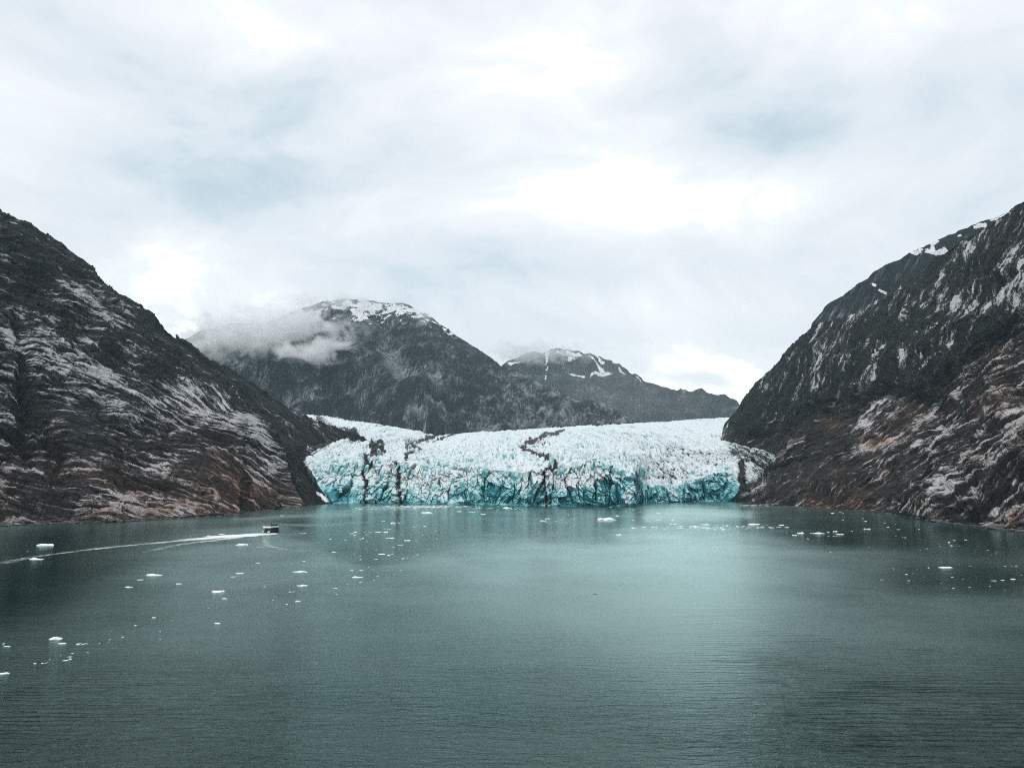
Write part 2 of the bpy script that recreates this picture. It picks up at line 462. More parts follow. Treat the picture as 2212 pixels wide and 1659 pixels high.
def shade_A(P, VX, VY, T, N):
    # beds: nearly level low on the left, bending down towards the glacier
    xs = np.linspace(-600, 800, 1401)
    sl = np.interp(xs, [-600, 0, 180, 330, 450, 540, 620, 700], [0.25, 0.38, 0.40, 0.55, 0.85, 1.15, 1.6, 2.0])
    G = np.cumsum(sl); G -= np.interp(0, xs, G)
    A = np.interp(VX, xs, G)
    Wy = np.interp(VY, [600, 880, 980, 1120], [1.0, 1.0, 0.62, 0.50])
    wob = 9 * fbm(VX / 150, VY / 110, oct=3, seed=3)
    c = (VY - A * Wy + wob) * 0.62
    a = (VX + 0.4 * VY) * 0.62
    dome = sm(VY + 16 * fbm(VX / 70, VY / 50, seed=9), tab(VX, [(-500, 640), (0, 690), (130, 735), (330, 800), (430, 800), (540, 880), (620, 960)]), tab(VX, [(-500, 660), (0, 705), (130, 750), (330, 830), (430, 840), (540, 910), (620, 975)]))
    big = fbm(P[..., 0] / 210, P[..., 1] / 210, P[..., 2] / 150, oct=4, seed=21)
    med = fbm(P[..., 0] / 60, P[..., 1] / 60, P[..., 2] / 45, oct=4, seed=22)
    fine = fbm(P[..., 0] / 11, P[..., 1] / 11, P[..., 2] / 9, oct=3, seed=23)
    EDGE.clear()
    s1 = strata(c, a, 26, 31); s2 = strata(c, a, 11, 32); s3 = strata(c, a, 4.6, 33)
    edgeA = EDGE['v'] * 0.5
    scrub = np.clip(fbm(P[..., 0] / 8, P[..., 1] / 8, P[..., 2] / 7, oct=3, seed=25, ridged=True), 0, 1)
    streak = fbm(a / 75, c / 3.6, oct=4, gain=0.68, seed=34)
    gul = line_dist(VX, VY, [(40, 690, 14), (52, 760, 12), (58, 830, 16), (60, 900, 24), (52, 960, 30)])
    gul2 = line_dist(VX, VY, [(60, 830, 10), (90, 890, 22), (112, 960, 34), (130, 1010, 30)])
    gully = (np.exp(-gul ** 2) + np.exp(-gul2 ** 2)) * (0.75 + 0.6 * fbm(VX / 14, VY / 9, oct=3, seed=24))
    talus = np.clip(blob(VX, VY, 118, 1068, 75, 60) + blob(VX, VY, 180, 940, 40, 70) + 0.6 * blob(VX, VY, 330, 960, 70, 16, 12) + 0.6 * blob(VX, VY, 440, 1010, 60, 12, 25), 0, 1)
    rough = 1 - 0.75 * talus
    disp = big * 26 + med * 15 * (1 - 0.55 * dome) + fine * 2.2 * rough
    _, _, k1, _, _ = cells(a / 55, c / 6.5, seed=26)
    _, _, k2, _, _ = cells(a / 22 + 3, c / 3.0, seed=27)
    disp += dome * rough * (s1 * 4 + s2 * 5.5 + s3 * 4.2 + streak * 3.0 + (k1 - .5) * 3.5 + (k2 - .5) * 2.4) + (1 - dome) * ((k1 - .5) * 3)
    disp += (1 - dome) * (s1 * 5 + s2 * 4 + scrub * 4)
    jt = joints(a, c, 28)
    disp -= gully * 9 + jt * dome * 1.8
    disp += 5 * fbm(a / 90, c / 260, oct=3, seed=29, ridged=True) - 6
    # the outer edge of the slab zone stands proud
    edge = np.exp(-((dome - 0.5) / 0.25) ** 2)
    fade = np.clip((662 - VX) / 40, 0.15, 1) * np.clip(T * 14 + 0.25, 0, 1)
    disp *= fade * (1 - 0.55 * T ** 8)
    pat = fbm(VX / 40, VY / 26, oct=4, seed=44)
    light = 0.08 + dome * (0.40 + 0.5 * pat) + (1 - dome) * (0.22 + 0.85 * fbm(a / 34, c / 16, oct=5, gain=0.6, seed=47))
    light += 0.26 * (k1 - .5) + 0.22 * (k2 - .5) - 0.22 * jt * dome
    light += dome * rough * (1.0 * streak + 0.25 * s2 + 0.45 * edgeA) + (1 - dome) * 0.2 * edgeA
    for b, amt in [((150, 770, 110, 34, 22), 0.55), ((270, 835, 100, 16, 24), 0.6), ((20, 720, 40, 24, 30), 0.5), ((470, 890, 120, 26, 42), 0.55), ((560, 930, 60, 14, 50), 0.6),
                   ((400, 850, 60, 16, 35), 0.4), ((190, 640, 70, 20, 40), 0.5), ((225, 660, 40, 14, 45), 0.4), ((160, 725, 30, 14, 10), .3), ((190, 740, 50, 8, 5), .5), ((110, 700, 26, 22, 0), 0.35),
                   ((170, 1008, 60, 8, 0), 0.8), ((280, 1062, 90, 12, -3), 0.5), ((330, 1098, 150, 9, -2), 0.6), ((440, 790, 18, 30, -30), 0.35), ((15, 1010, 30, 80, 0), .25), ((25, 1110, 35, 14, 0), .4)]:
        light += amt * blob(VX, VY, *b)
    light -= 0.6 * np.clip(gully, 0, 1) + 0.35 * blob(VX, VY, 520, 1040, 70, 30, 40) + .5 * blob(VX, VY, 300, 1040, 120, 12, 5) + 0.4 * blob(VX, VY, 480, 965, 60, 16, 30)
    light = light * (1 - 0.85 * talus) + 0.20 * talus
    veg = (1 - dome) * (0.36 + 0.58 * fbm(VX / 40, VY / 28, oct=5, gain=0.6, seed=51)) + dome * (-0.25 + 0.42 * fbm(a / 60, c / 12, oct=3, seed=52)) - 0.5 * talus
    veg += 0.5 * blob(VX, VY, 180, 790, 120, 18, 28) * (1 - dome)
    for b in [(190, 640, 70, 20, 40), (225, 660, 40, 14, 45), (30, 600, 60, 60, 0), (110, 700, 26, 22, 0), (440, 790, 16, 30, -30), (400, 790, 90, 6, 35)]:
        veg -= 0.45 * blob(VX, VY, *b)
    low = sm(VY, 985, 1075)
    rust = low * np.clip(0.35 + 0.7 * fbm(a / 60, c / 14, oct=3, seed=61), 0, 1) + 0.5 * blob(VX, VY, 480, 1020, 80, 40, 35) + 0.7 * blob(VX, VY, 160, 1010, 60, 20)
    rust = np.clip((rust * 1.25 + 0.10 * dome * sm(VY, 850, 1000)) * (1 - talus), 0, 1)
    wet = sm(VY, tab(VX, SHORE_A) - 4, tab(VX, SHORE_A) - 1)
    light -= wet * 1.2; rust *= 1 - wet
    flow = np.stack([a, c, 0 * c], -1)
    return disp, dict(lightrock=light, veg=veg, rust=rust, snow=np.zeros_like(c), flow=flow)

mA = relief('mountain', -520, 662, (80, 640, 0), 440, SHORE_A, RIDGE_A, DR_A, depth_A, shade_A, M_ROCK_L)
tag(mA, kind='structure', label='near left mountain of pale banded rock slabs above the water')

# spur behind it, reaching the glacier's left margin
SHORE_B = [(380, 1106), (656, 1094), (690, 1090), (716, 1087), (860, 1080)]
RIDGE_B = [(380, 721), (400, 735), (440, 765), (473, 783), (520, 810), (573, 846), (610, 872), (639, 891), (670, 906), (706, 919), (740, 928), (766, 936), (800, 952), (860, 980)]
DR_B = [(380, 1900), (573, 2000), (766, 2000), (800, 1950), (860, 1900)]

def shade_B(P, VX, VY, T, N):
    c = (VY - 0.75 * VX + 10 * fbm(VX / 80, VY / 60, seed=70)) * 0.95
    a = (VX + VY * .7) * 0.95
    big = fbm(P[..., 0] / 160, P[..., 1] / 160, P[..., 2] / 120, oct=5, seed=71)
    fine = fbm(P[..., 0] / 13, P[..., 1] / 13, P[..., 2] / 10, oct=3, seed=72)
    EDGE.clear()
    s1 = strata(c, a, 14, 73); s2 = strata(c, a, 6, 74)
    disp = big * 14 + fine * 4 + s1 * 7 + s2 * 6
    disp *= np.clip(T * 14 + 0.25, 0, 1)
    streak = fbm(a / 60, c / 6.0, oct=4, gain=0.6, seed=75)
    light = 0.02 + 0.5 * streak + 0.3 * EDGE['v'] + 0.45 * blob(VX, VY, 690, 930, 60, 12, 32) + 0.35 * blob(VX, VY, 600, 900, 70, 8, 36)
    veg = 0.42 + 0.4 * fbm(VX / 30, VY / 22, oct=4, seed=76) - 0.5 * blob(VX, VY, 690, 930, 60, 16, 32) - 0.5 * sm(VY, 960, 990)
    snow = 0.9 * (line_dist(VX, VY, [(683, 1068, 3), (698, 1078, 5), (712, 1084, 3)]) < 1.1)
    return disp, dict(lightrock=light, veg=veg, rust=0 * c, snow=snow.astype(float), flow=np.stack([a, c, 0 * c], -1))

mB = relief('mountain_spur', 380, 860, 320, 260, SHORE_B, RIDGE_B, DR_B, lambda t, VX, VY: t ** (1.0 + 0 * VX), shade_B, M_ROCK_L, sm_ridge=3)
tag(mB, kind='structure', label='dark rock spur falling to the left margin of the glacier')

SHORE_E = [(1535, 1085), (1575, 1085), (1619, 1089), (1677, 1092), (1733, 1097), (1838, 1102), (1900, 1108), (1943, 1114), (2054, 1131), (2147, 1142), (2212, 1149), (2500, 1186), (2760, 1225)]
RIDGE_E = [(1552, 1000), (1558, 935), (1562, 919), (1580, 893), (1600, 866), (1631, 826), (1655, 804), (1683, 775), (1712, 743), (1745, 708), (1770, 694), (1800, 690), (1838, 683), (1880, 660), (1915, 641), (1960, 612), (1992, 589),
           (2020, 560), (2038, 548), (2075, 520), (2106, 503), (2140, 482), (2177, 456), (2212, 431), (2300, 372), (2500, 250), (2760, 120)]
DR_E = [(1535, 2350), (1600, 2400), (1683, 2300), (1745, 2200), (1838, 2000), (1992, 1750), (2106, 1550), (2212, 1400), (2500, 1150), (2760, 1000)]

def depth_E(t, VX, VY):
    bench = np.interp(t, [0, 0.08, 0.16, 0.27, 0.5, 1], [0, 0.05, 0.15, 0.60, 0.76, 1])
    wv = sm(VX, 1660, 1860)
    return bench * (1 - wv) + (t ** 1.12) * wv

def shade_E(P, VX, VY, T, N):
    w1 = 8 * fbm(VX / 130, VY / 110, oct=3, seed=80)
    c1 = (VY + 0.72 * (VX - 1560) + w1) * 0.62
    a1 = (VX - 0.72 * VY) * 0.62
    c2 = (VX + 0.55 * VY + w1) * 0.62
    a2 = (VY * 1.0 - 0.3 * VX) * 0.62
    band = tab(VX, [(1535, 960), (1640, 930), (1700, 920), (1800, 880), (1900, 850), (2000, 840), (2100, 760), (2212, 690), (2760, 500)])
    up = 1 - sm(VY + 14 * fbm(VX / 60, VY / 40, seed=81), band - 25, band + 10)     # 1 in the upper, scrub-covered part
    c = c1 * (1 - up) + c2 * up; a = a1 * (1 - up) + a2 * up
    big = fbm(P[..., 0] / 200, P[..., 1] / 200, P[..., 2] / 140, oct=4, seed=82)
    med = fbm(P[..., 0] / 55, P[..., 1] / 55, P[..., 2] / 42, oct=4, seed=83)
    fine = fbm(P[..., 0] / 11, P[..., 1] / 11, P[..., 2] / 9, oct=3, seed=84)
    EDGE.clear()
    lo = strata(c1, a1, 24, 85) * 5 + strata(c1, a1, 10, 86) * 6.5 + strata(c1, a1, 4.5, 87) * 4.5
    edgeE = EDGE['v'] * 0.5
    scrub = np.clip(fbm(P[..., 0] / 8, P[..., 1] / 8, P[..., 2] / 7, oct=3, seed=25, ridged=True), 0, 1)
    hi = strata(c2, a2, 22, 88) * 7 + strata(c2, a2, 8, 89) * 3.5
    streak1 = fbm(a1 / 60, c1 / 3.6, oct=4, gain=0.68, seed=90)
    streak2 = fbm(a2 / 50, c2 / 6.0, oct=4, gain=0.62, seed=91)
    scree = np.clip(blob(VX, VY, 1760, 915, 90, 26, -10) + blob(VX, VY, 1790, 960, 60, 24, -30) + blob(VX, VY, 1950, 1010, 60, 22, -40) + blob(VX, VY, 1880, 1055, 40, 26, -30)
                    + .8 * blob(VX, VY, 1860, 985, 50, 16, -35) + 0.7 * blob(VX, VY, 1930, 900, 40, 14, -40), 0, 1)
    rough = 1 - 0.7 * scree
    _, _, k1, _, _ = cells(a / 42, c / 7.0, seed=26)
    _, _, k2, _, _ = cells(a / 16 + 3, c / 3.2, seed=27)
    disp = big * 26 + med * (9 + 7 * up) + fine * 2.4 * rough + rough * ((k1 - .5) * 4 + (k2 - .5) * 2.6 * (1 - up)) + lo * (1 - up) * rough + (hi * 1.3 + scrub * 4) * up + (1 - up) * streak1 * 2.5 * rough
    jt = joints(a, c, 28) * rough
    disp += 6 * fbm(a / 90, c / 260, oct=3, seed=29, ridged=True) - 2.0 * jt - 7
    disp *= 1 - 0.55 * T ** 8
    disp *= np.clip((VX - 1552) / 50, 0.3, 1) * np.clip(T * 14 + 0.25, 0, 1)
    pat = fbm(VX / 42, VY / 36, oct=4, seed=92)
    light = rough * (0.26 * (k1 - .5) + 0.24 * (k2 - .5)) - 0.2 * jt + (1 - up) * (0.33 + 0.6 * pat + 1.0 * streak1 + 0.02 * lo + 0.6 * edgeE * rough) + up * (0.36 + 1.2 * streak2 + 0.5 * pat)
    for b, amt in [((1870, 890, 60, 14, -32), 0.75), ((1960, 900, 90, 20, -45), 0.8), ((1835, 925, 45, 14, -42), 0.7), ((1815, 965, 60, 10, -22), 0.6), ((1880, 945, 40, 10, -20), 0.6),
                   ((2000, 960, 60, 26, -45), 0.5), ((2040, 1060, 50, 45, -40), 0.65), ((2150, 950, 100, 60, -45), 0.4), ((2150, 1110, 80, 22, -5), 0.5), ((1700, 1080, 60, 12, -20), 0.5),
                   ((1780, 795, 9, 42, 35), 0.9), ((1760, 830, 12, 20, 30), 0.6), ((2030, 640, 10, 30, 20), 0.5), ((2050, 655, 22, 22, 0), 0.35), ((2190, 640, 50, 60, 30), 0.5), ((2200, 540, 40, 25, -40), 0.5),
                   ((2080, 790, 30, 14, -30), 0.5), ((1980, 790, 12, 45, 15), 0.35), ((1945, 800, 8, 40, 15), 0.35), ((1810, 735, 30, 30, 0), 0.4), ((1690, 830, 40, 30, -45), 0.3), ((2190, 880, 30, 60, 30), .5), ((1670, 930, 26, 14, -60), .4)]:
        light += amt * blob(VX, VY, *b)
    light = light * (1 - 0.9 * scree) + 0.14 * scree
    veg = up * (0.33 + 0.62 * fbm(VX / 38, VY / 34, oct=5, gain=0.6, seed=93)) + (1 - up) * (-0.18 + 0.45 * fbm(a1 / 50, c1 / 14, oct=3, seed=94)) - 0.5 * scree
    for b, amt in [((2140, 770, 120, 30, -30), 0.5), ((1900, 720, 90, 30, -20), 0.35), ((2090, 840, 90, 24, -28), 0.4),
                   ((1780, 795, 10, 42, 35), -0.7), ((2030, 640, 12, 30, 20), -0.6), ((2050, 655, 26, 26, 0), -0.5), ((2190, 640, 50, 60, 30), -0.6), ((2200, 540, 40, 25, -40), -0.4),
                   ((2080, 790, 34, 14, -30), -0.9), ((1980, 790, 12, 45, 15), -0.5), ((1945, 800, 8, 40, 15), -0.5), ((1810, 735, 30, 30, 0), -0.5), ((1690, 830, 40, 30, -45), -0.3), ((2110, 670, 30, 22, 0), -0.5), ((2180, 720, 24, 30, 0), -0.5)]:
        veg += amt * blob(VX, VY, *b)
    rust = 0.95 * blob(VX, VY, 1880, 938, 34, 14, -20) + 0.95 * blob(VX, VY, 1760, 1070, 34, 22, 0) + 0.9 * blob(VX, VY, 1840, 1070, 26, 26, -40) + 0.7 * blob(VX, VY, 1785, 910, 14, 20) \
        + 0.7 * blob(VX, VY, 2175, 1108, 40, 20, -30) + 0.4 * blob(VX, VY, 1960, 910, 60, 20, -40) + 0.6 * blob(VX, VY, 1800, 1010, 20, 22) + (1 - up) * (0.10 + 0.5 * np.clip(pat, 0, 1)) + 0.5 * blob(VX, VY, 1940, 880, 50, 8, -20)
    wet = sm(VY, tab(VX, SHORE_E) - 4, tab(VX, SHORE_E) - 1)
    light -= wet * 1.2; rust = rust * (1 - wet)
    return disp, dict(lightrock=light, veg=veg, rust=np.clip(rust, 0, 1), snow=0 * c, flow=np.stack([a, c, 0 * c], -1))

mE = relief('mountain', 1552, 2760, (0, 640, 90), 440, SHORE_E, RIDGE_E, DR_E, depth_E, shade_E, M_ROCK_R, dbottom=[(1552, 260), (1575, 170), (1600, 40), (1625, 0)])
tag(mE, kind='structure', label='near right mountain with dark scrub above pale slanting slabs')

RIDGE_F = [(1650, 900), (1700, 810), (1735, 735), (1760, 692), (1791, 656), (1830, 632), (1862, 610), (1880, 592), (1900, 579), (1935, 563), (1971, 548), (2000, 532), (2038, 517), (2075, 497), (2100, 486), (2135, 472), (2171, 459), (2230, 436), (2400, 350), (2700, 200)]
def shade_F(P, VX, VY, T, N):
    c = (VX + 0.6 * VY) * 1.2; a = (VY - .4 * VX) * 1.2
    disp = 22 * fbm(P[..., 0] / 230, P[..., 1] / 230, P[..., 2] / 160, oct=5, seed=100) + 8 * fbm(P[..., 0] / 34, P[..., 1] / 34, P[..., 2] / 30, oct=4, seed=101)
    light = 0.1 + 0.5 * fbm(a / 50, c / 10, oct=4, seed=102) + 0.4 * blob(VX, VY, 1808, 700, 34, 30)
    veg = 0.42 + 0.4 * fbm(VX / 30, VY / 24, oct=4, seed=103) - .4 * blob(VX, VY, 1808, 700, 34, 30)
    snow = np.zeros_like(c)
    for pts in [[(1971, 549, 5), (1986, 545, 7), (1992, 540, 3)], [(2003, 543, 6), (2022, 548, 5), (2040, 545, 8), (2045, 550, 4)], [(2015, 545, 5), (2014, 530, 4), (2026, 522, 3)], [(2105, 490, 4), (2128, 484, 4)],
                [(2140, 474, 3), (2165, 464, 4), (2200, 452, 5)], [(1885, 614, 2.5), (1891, 620, 3)], [(1900, 628, 3), (1913, 631, 3)], [(2070, 511, 2.5), (2076, 509, 2.5)]]:
        snow = np.maximum(snow, np.clip(1.0 - 0.5 * line_dist(VX, VY, pts), 0, 0.75))
    return disp, dict(lightrock=light, veg=veg, rust=0 * c, snow=snow * 1.0, flow=np.stack([a, c, 0 * c], -1))
mF = relief('mountain_ridge', 1650, 2700, (0, 300, 30), 150, [(1650, 900), (2700, 900)], RIDGE_F,
            [(1650, 3000), (2100, 2900), (2700, 2700)], lambda t, VX, VY: t + 0 * VX, shade_F, M_ROCK_FAR, bottom_on_water=False, dbottom=[(1650, 2500), (2700, 2300)], sm_ridge=3)
tag(mF, kind='structure', label='higher ridge with small snow patches behind the right mountain')

RIDGE_M1 = [(300, 790), (380, 745), (430, 722), (500, 703), (560, 704), (610, 690), (650, 672), (700, 656), (745, 650), (800, 650), (840, 655), (872, 661), (905, 676), (939, 694), (972, 716), (1005, 740), (1030, 757), (1059, 776), (1081, 794),
            (1120, 808), (1157, 822), (1200, 843), (1234, 860), (1270, 864), (1296, 869), (1326, 886), (1366, 914), (1420, 940)]
def shade_M1(P, VX, VY, T, N):
    warp = 18 * fbm(VX / 120, VY / 100, seed=110)
    c = (VX + 0.35 * (VY - 800) + warp) * 2.4; a = VY * 2.4
    # long buttress crest coming down from the summit and a broad scree bowl beside it
    disp = 60 * fbm(P[..., 0] / 420, P[..., 1] / 420, P[..., 2] / 300, oct=5, seed=111, ridged=True) + 16 * fbm(P[..., 0] / 60, P[..., 1] / 60, P[..., 2] / 50, oct=4, seed=112)
    crest = line_dist(VX, VY, [(560, 800, 40), (700, 790, 36), (790, 830, 40), (860, 890, 44), (930, 945, 40)])
    crest2 = line_dist(VX, VY, [(880, 660, 30), (960, 800, 44), (900, 900, 36)])
    bowl = line_dist(VX, VY, [(840, 770, 26), (872, 850, 22), (880, 880, 14)])
    disp += 110 * np.exp(-crest ** 2) + 60 * np.exp(-crest2 ** 2) - 60 * np.exp(-bowl ** 2)
    disp += 44 * fbm(c / 170, a / 700, oct=4, seed=118, ridged=True) + 18 * fbm(c / 50, a / 160, oct=3, seed=119, ridged=True)
    disp *= 1 - 0.75 * T ** 5
    light = 0.34 + 1.1 * fbm(VX / 26, VY / 14, oct=5, gain=0.6, seed=113) + 0.75 * np.exp(-bowl ** 2) + 0.35 * sm(VY, 840, 900) * np.clip(fbm(VX / 40, VY / 12, oct=4, seed=114) + .3, 0, 1)
    light += 0.4 * blob(VX, VY, 910, 860, 50, 30) + 0.35 * blob(VX, VY, 800, 790, 40, 30) + 0.3 * sm(VX, 1000, 1100)
    veg = 0.36 + 0.6 * fbm(VX / 44, VY / 26, oct=5, gain=0.6, seed=115) - 0.75 * np.exp(-bowl ** 2) - 0.35 * sm(VY, 900, 940) * (VX > 930) - 0.3 * blob(VX, VY, 910, 860, 50, 30) - .15 * sm(VX, 1050, 1250)
    veg += 0.5 * blob(VX, VY, 820, 820, 14, 26, 0) - 0.3 * sm(VY, 800, 680) 
    top = tab(VX, RIDGE_M1)
    dpt = VY - top
    sn = fbm(VX / 16, VY / 7, oct=5, seed=116)
    snow = 0.20 + 0.75 * sn + 0.55 * blob(VX, VY, 770, 668, 90, 20) + 0.45 * blob(VX, VY, 800, 690, 60, 14) + 0.5 * blob(VX, VY, 905, 690, 40, 13, 33) + .35 * blob(VX, VY, 560, 722, 100, 14) - 0.010 * np.clip(dpt - 12, 0, 200)
    snow = snow * (1 - sm(VY, 735, 775)) * (1 - sm(dpt, 55, 100)) + 0.5 * blob(VX, VY, 455, 745, 28, 10) + 0.3 * blob(VX, VY, 560, 750, 60, 4)
    return disp, dict(lightrock=light, veg=veg, rust=0 * c, snow=snow, flow=np.stack([a * 3.2 + 80 * fbm(VX / 30, VY / 30, seed=130), c + 60 * fbm(VX / 34, VY / 30, seed=131), 0 * c], -1))
mM1 = relief('mountain', 300, 1420, 560, 250, [(300, 965), (1420, 965)], RIDGE_M1, [(300, 4300), (700, 4700), (872, 4700), (1100, 4400), (1366, 3900), (1420, 3800)],
             lambda t, VX, VY: t ** 0.95 + 0 * VX, shade_M1, M_ROCK_FAR, bottom_on_water=False, dbottom=[(300, 3300), (1420, 3500)], sm_ridge=4, ext_step=80)
tag(mM1, kind='structure', label='snow-streaked mountain with mist round its summit behind the glacier')

RIDGE_M2 = [(1000, 850), (1060, 815), (1100, 790), (1130, 779), (1150, 771), (1172, 767), (1190, 764), (1230, 765), (1262, 771), (1285, 778), (1310, 787), (1330, 797), (1360, 814), (1385, 828), (1410, 838), (1430, 845), (1445, 852), (1460, 856), (1480, 854),
            (1502, 856), (1525, 862), (1545, 867), (1565, 873), (1580, 880), (1595, 888), (1660, 910)]
def shade_M2(P, VX, VY, T, N):
    c = (VX - .3 * VY) * 3.6; a = VY * 3.6
    disp = 60 * fbm(P[..., 0] / 620, P[..., 1] / 620, P[..., 2] / 420, oct=5, seed=120, ridged=True) + 16 * fbm(P[..., 0] / 80, P[..., 1] / 80, P[..., 2] / 70, oct=4, seed=121)
    disp += 60 * fbm(c / 260, a / 900, oct=4, seed=125, ridged=True)
    light = 0.3 + 0.9 * fbm(VX / 22, VY / 14, oct=5, seed=122)
    veg = 0.40 + 0.5 * fbm(VX / 34, VY / 22, oct=5, seed=123)
    snow = 0.16 + 0.8 * fbm(VX / 12, VY / 6, oct=5, seed=124) - 0.018 * np.clip(VY - tab(VX, RIDGE_M2), 0, 100)
    for pts in [[(1106, 800, 4), (1125, 790, 2.5)], [(1182, 768, 5), (1183, 785, 3), (1180, 796, 1.5)], [(1186, 803, 1.5), (1181, 813, 1.5)], [(1181, 822, 1.5), (1178, 833, 2)], [(1268, 782, 2), (1285, 800, 3.5), (1302, 816, 5)],
                [(1233, 816, 3), (1262, 816, 2.5)], [(1276, 817, 3), (1302, 816, 4), (1318, 818, 1.5)], [(1284, 778, 4), (1290, 786, 3), (1300, 795, 4)], [(1332, 805, 2), (1352, 825, 2.5), (1385, 839, 2)], [(1204, 774, 4), (1222, 780, 4), (1238, 786, 4), (1228, 792, 3)],
                [(1198, 834, 1.5), (1212, 832, 2)], [(1320, 793, 2.5), (1330, 797, 2.5)], [(1225, 770, 5), (1255, 776, 3)], [(1370, 822, 1.2), (1382, 833, 1.2)]]:
        snow = np.maximum(snow, np.clip(0.96 - 0.55 * line_dist(VX, VY, pts), 0, 0.72))
    snow = snow * (1 - sm(VY, 828, 842))
    return disp, dict(lightrock=light, veg=veg, rust=0 * c, snow=snow, flow=np.stack([a * 3.2, c + 60 * fbm(VX / 34, VY / 30, seed=131), 0 * c], -1))
mM2 = relief('mountain', 1000, 1660, 380, 180, [(1000, 960), (1660, 960)], RIDGE_M2, [(1000, 7000), (1660, 6600)],
             lambda t, VX, VY: t + 0 * VX, shade_M2, M_ROCK_FAR, bottom_on_water=False, dbottom=[(1000, 5200), (1660, 5200)], sm_ridge=2, ext_step=90)
tag(mM2, kind='structure', label='farthest mountain with white snow gullies near its cloud-covered top')

# low shrubs and stunted trees on the near slopes: far past counting, one mesh
def scrub_on(grid, n, label, seed, vmin=0.50):
    P, veg, VX, VY = grid
    r = np.random.default_rng(seed)
    ok = (VX > -60) & (VX < 2280) & (veg + 0.5 * fbm(VX / 12, VY / 9, oct=3, seed=seed) > vmin) & (P[..., 2] > 12)
    idx = np.argwhere(ok)
    Dp = P[idx[:, 0], idx[:, 1], 1]
    idx = idx[r.choice(len(idx), min(n, len(idx)), replace=False)]
    p = P[idx[:, 0], idx[:, 1]]
    g = (1 + 5 ** .5) / 2
    ico = np.array([(-1, g, 0), (1, g, 0), (-1, -g, 0), (1, -g, 0), (0, -1, g), (0, 1, g), (0, -1, -g), (0, 1, -g), (g, 0, -1), (g, 0, 1), (-g, 0, -1), (-g, 0, 1)], float) / 1.9
    fc = np.array([(0, 11, 5), (0, 5, 1), (0, 1, 7), (0, 7, 10), (0, 10, 11), (1, 5, 9), (5, 11, 4), (11, 10, 2), (10, 7, 6), (7, 1, 8), (3, 9, 4), (3, 4, 2), (3, 2, 6), (3, 6, 8), (3, 8, 9), (4, 9, 5), (2, 4, 11), (6, 2, 10), (8, 6, 7), (9, 8, 1)])
    m = len(p)
    rad = r.uniform(0.6, 1.7, m) * (p[:, 1] / 1000.0) ** 0.5
    jit = r.uniform(0.6, 1.35, (m, 12, 1))
    V = ico[None] * jit * rad[:, None, None] * np.stack([np.ones(m), np.ones(m), r.uniform(0.7, 1.5, m)], -1)[:, None, :] + p[:, None, :] + np.stack([0 * rad, -0.2 * rad, rad * 0.25], -1)[:, None, :]
    F = fc[None] + (np.arange(m) * 12)[:, None, None]
    hue = np.repeat(r.uniform(0, 1, m), 12)
    me = raw_mesh('scrub', V.reshape(-1, 3), F.reshape(-1, 3), M_SCRUB, dict(hue=hue))
    tag(obj('scrub', me), label, kind='stuff')
M_SCRUB, ts = new_mat('scrub_leaves')
hu = ts.attr('hue')
cs = ts.mix(ts.ramp(hu, 0.0, 1.0), (0.010, 0.015, 0.012), (0.040, 0.048, 0.036))
bs = ts.new('ShaderNodeBsdfPrincipled', {'Base Color': cs, 'Roughness': 0.9})
finish(ts, bs.outputs[0])
scrub_on(GRIDS[0], 6000, 'dark scrub covering the upper left slope', 61)
scrub_on(GRIDS[2], 6500, 'dark green scrub covering the upper right slope', 62)

m_sr, t_sr = new_mat('wet_shore_rock')
wp_sr = t_sr.new('ShaderNodeNewGeometry').outputs['Position']
z_sr = t_sr.new('ShaderNodeSeparateXYZ', {'Vector': wp_sr}).outputs['Z']
n_sr = t_sr.noise(wp_sr, 0.5, 4, 0.6)
c_sr = t_sr.mix(t_sr.ramp(t_sr.math('ADD', z_sr, n_sr), 0.4, 1.9), (0.010, 0.010, 0.011), t_sr.mix(t_sr.ramp(n_sr, 0.45, 0.7), (0.025, 0.024, 0.023), (0.16, 0.145, 0.135)))
b_sr = t_sr.new('ShaderNodeBsdfPrincipled', {'Base Color': c_sr, 'Roughness': 0.6})
finish(t_sr, b_sr.outputs[0])
def shore_rocks(shore, x0, x1, n, label, seed):
    r = np.random.default_rng(seed)
    vx = r.uniform(x0, x1, n); vy = tab(vx, shore) + 0.2 + np.abs(r.normal(0, 0.5, n))
    D = water_depth(vy); X, Y, _ = at(vx, vy, D)
    g = (1 + 5 ** .5) / 2
    ico = np.array([(-1, g, 0), (1, g, 0), (-1, -g, 0), (1, -g, 0), (0, -1, g), (0, 1, g), (0, -1, -g), (0, 1, -g), (g, 0, -1), (g, 0, 1), (-g, 0, -1), (-g, 0, 1)], float) / 1.9
    fc = np.array([(0, 11, 5), (0, 5, 1), (0, 1, 7), (0, 7, 10), (0, 10, 11), (1, 5, 9), (5, 11, 4), (11, 10, 2), (10, 7, 6), (7, 1, 8), (3, 9, 4), (3, 4, 2), (3, 2, 6), (3, 6, 8), (3, 8, 9), (4, 9, 5), (2, 4, 11), (6, 2, 10), (8, 6, 7), (9, 8, 1)])
    sz = r.lognormal(-0.25, 0.6, n)
    V = ico[None] * r.uniform(0.6, 1.3, (n, 12, 1)) * sz[:, None, None] * np.array([1.7, 1.2, 0.7]) + np.stack([X, Y, 0.1 * sz], -1)[:, None, :]
    F = fc[None] + (np.arange(n) * 12)[:, None, None]
    tag(obj('shore_rocks', raw_mesh('shore_rocks', V.reshape(-1, 3), F.reshape(-1, 3), m_sr)), label, kind='stuff')
shore_rocks(SHORE_A, -20, 655, 420, 'broken rocks along the left waterline', 71)
shore_rocks(SHORE_E, 1580, 2230, 520, 'broken rocks along the right waterline', 72)

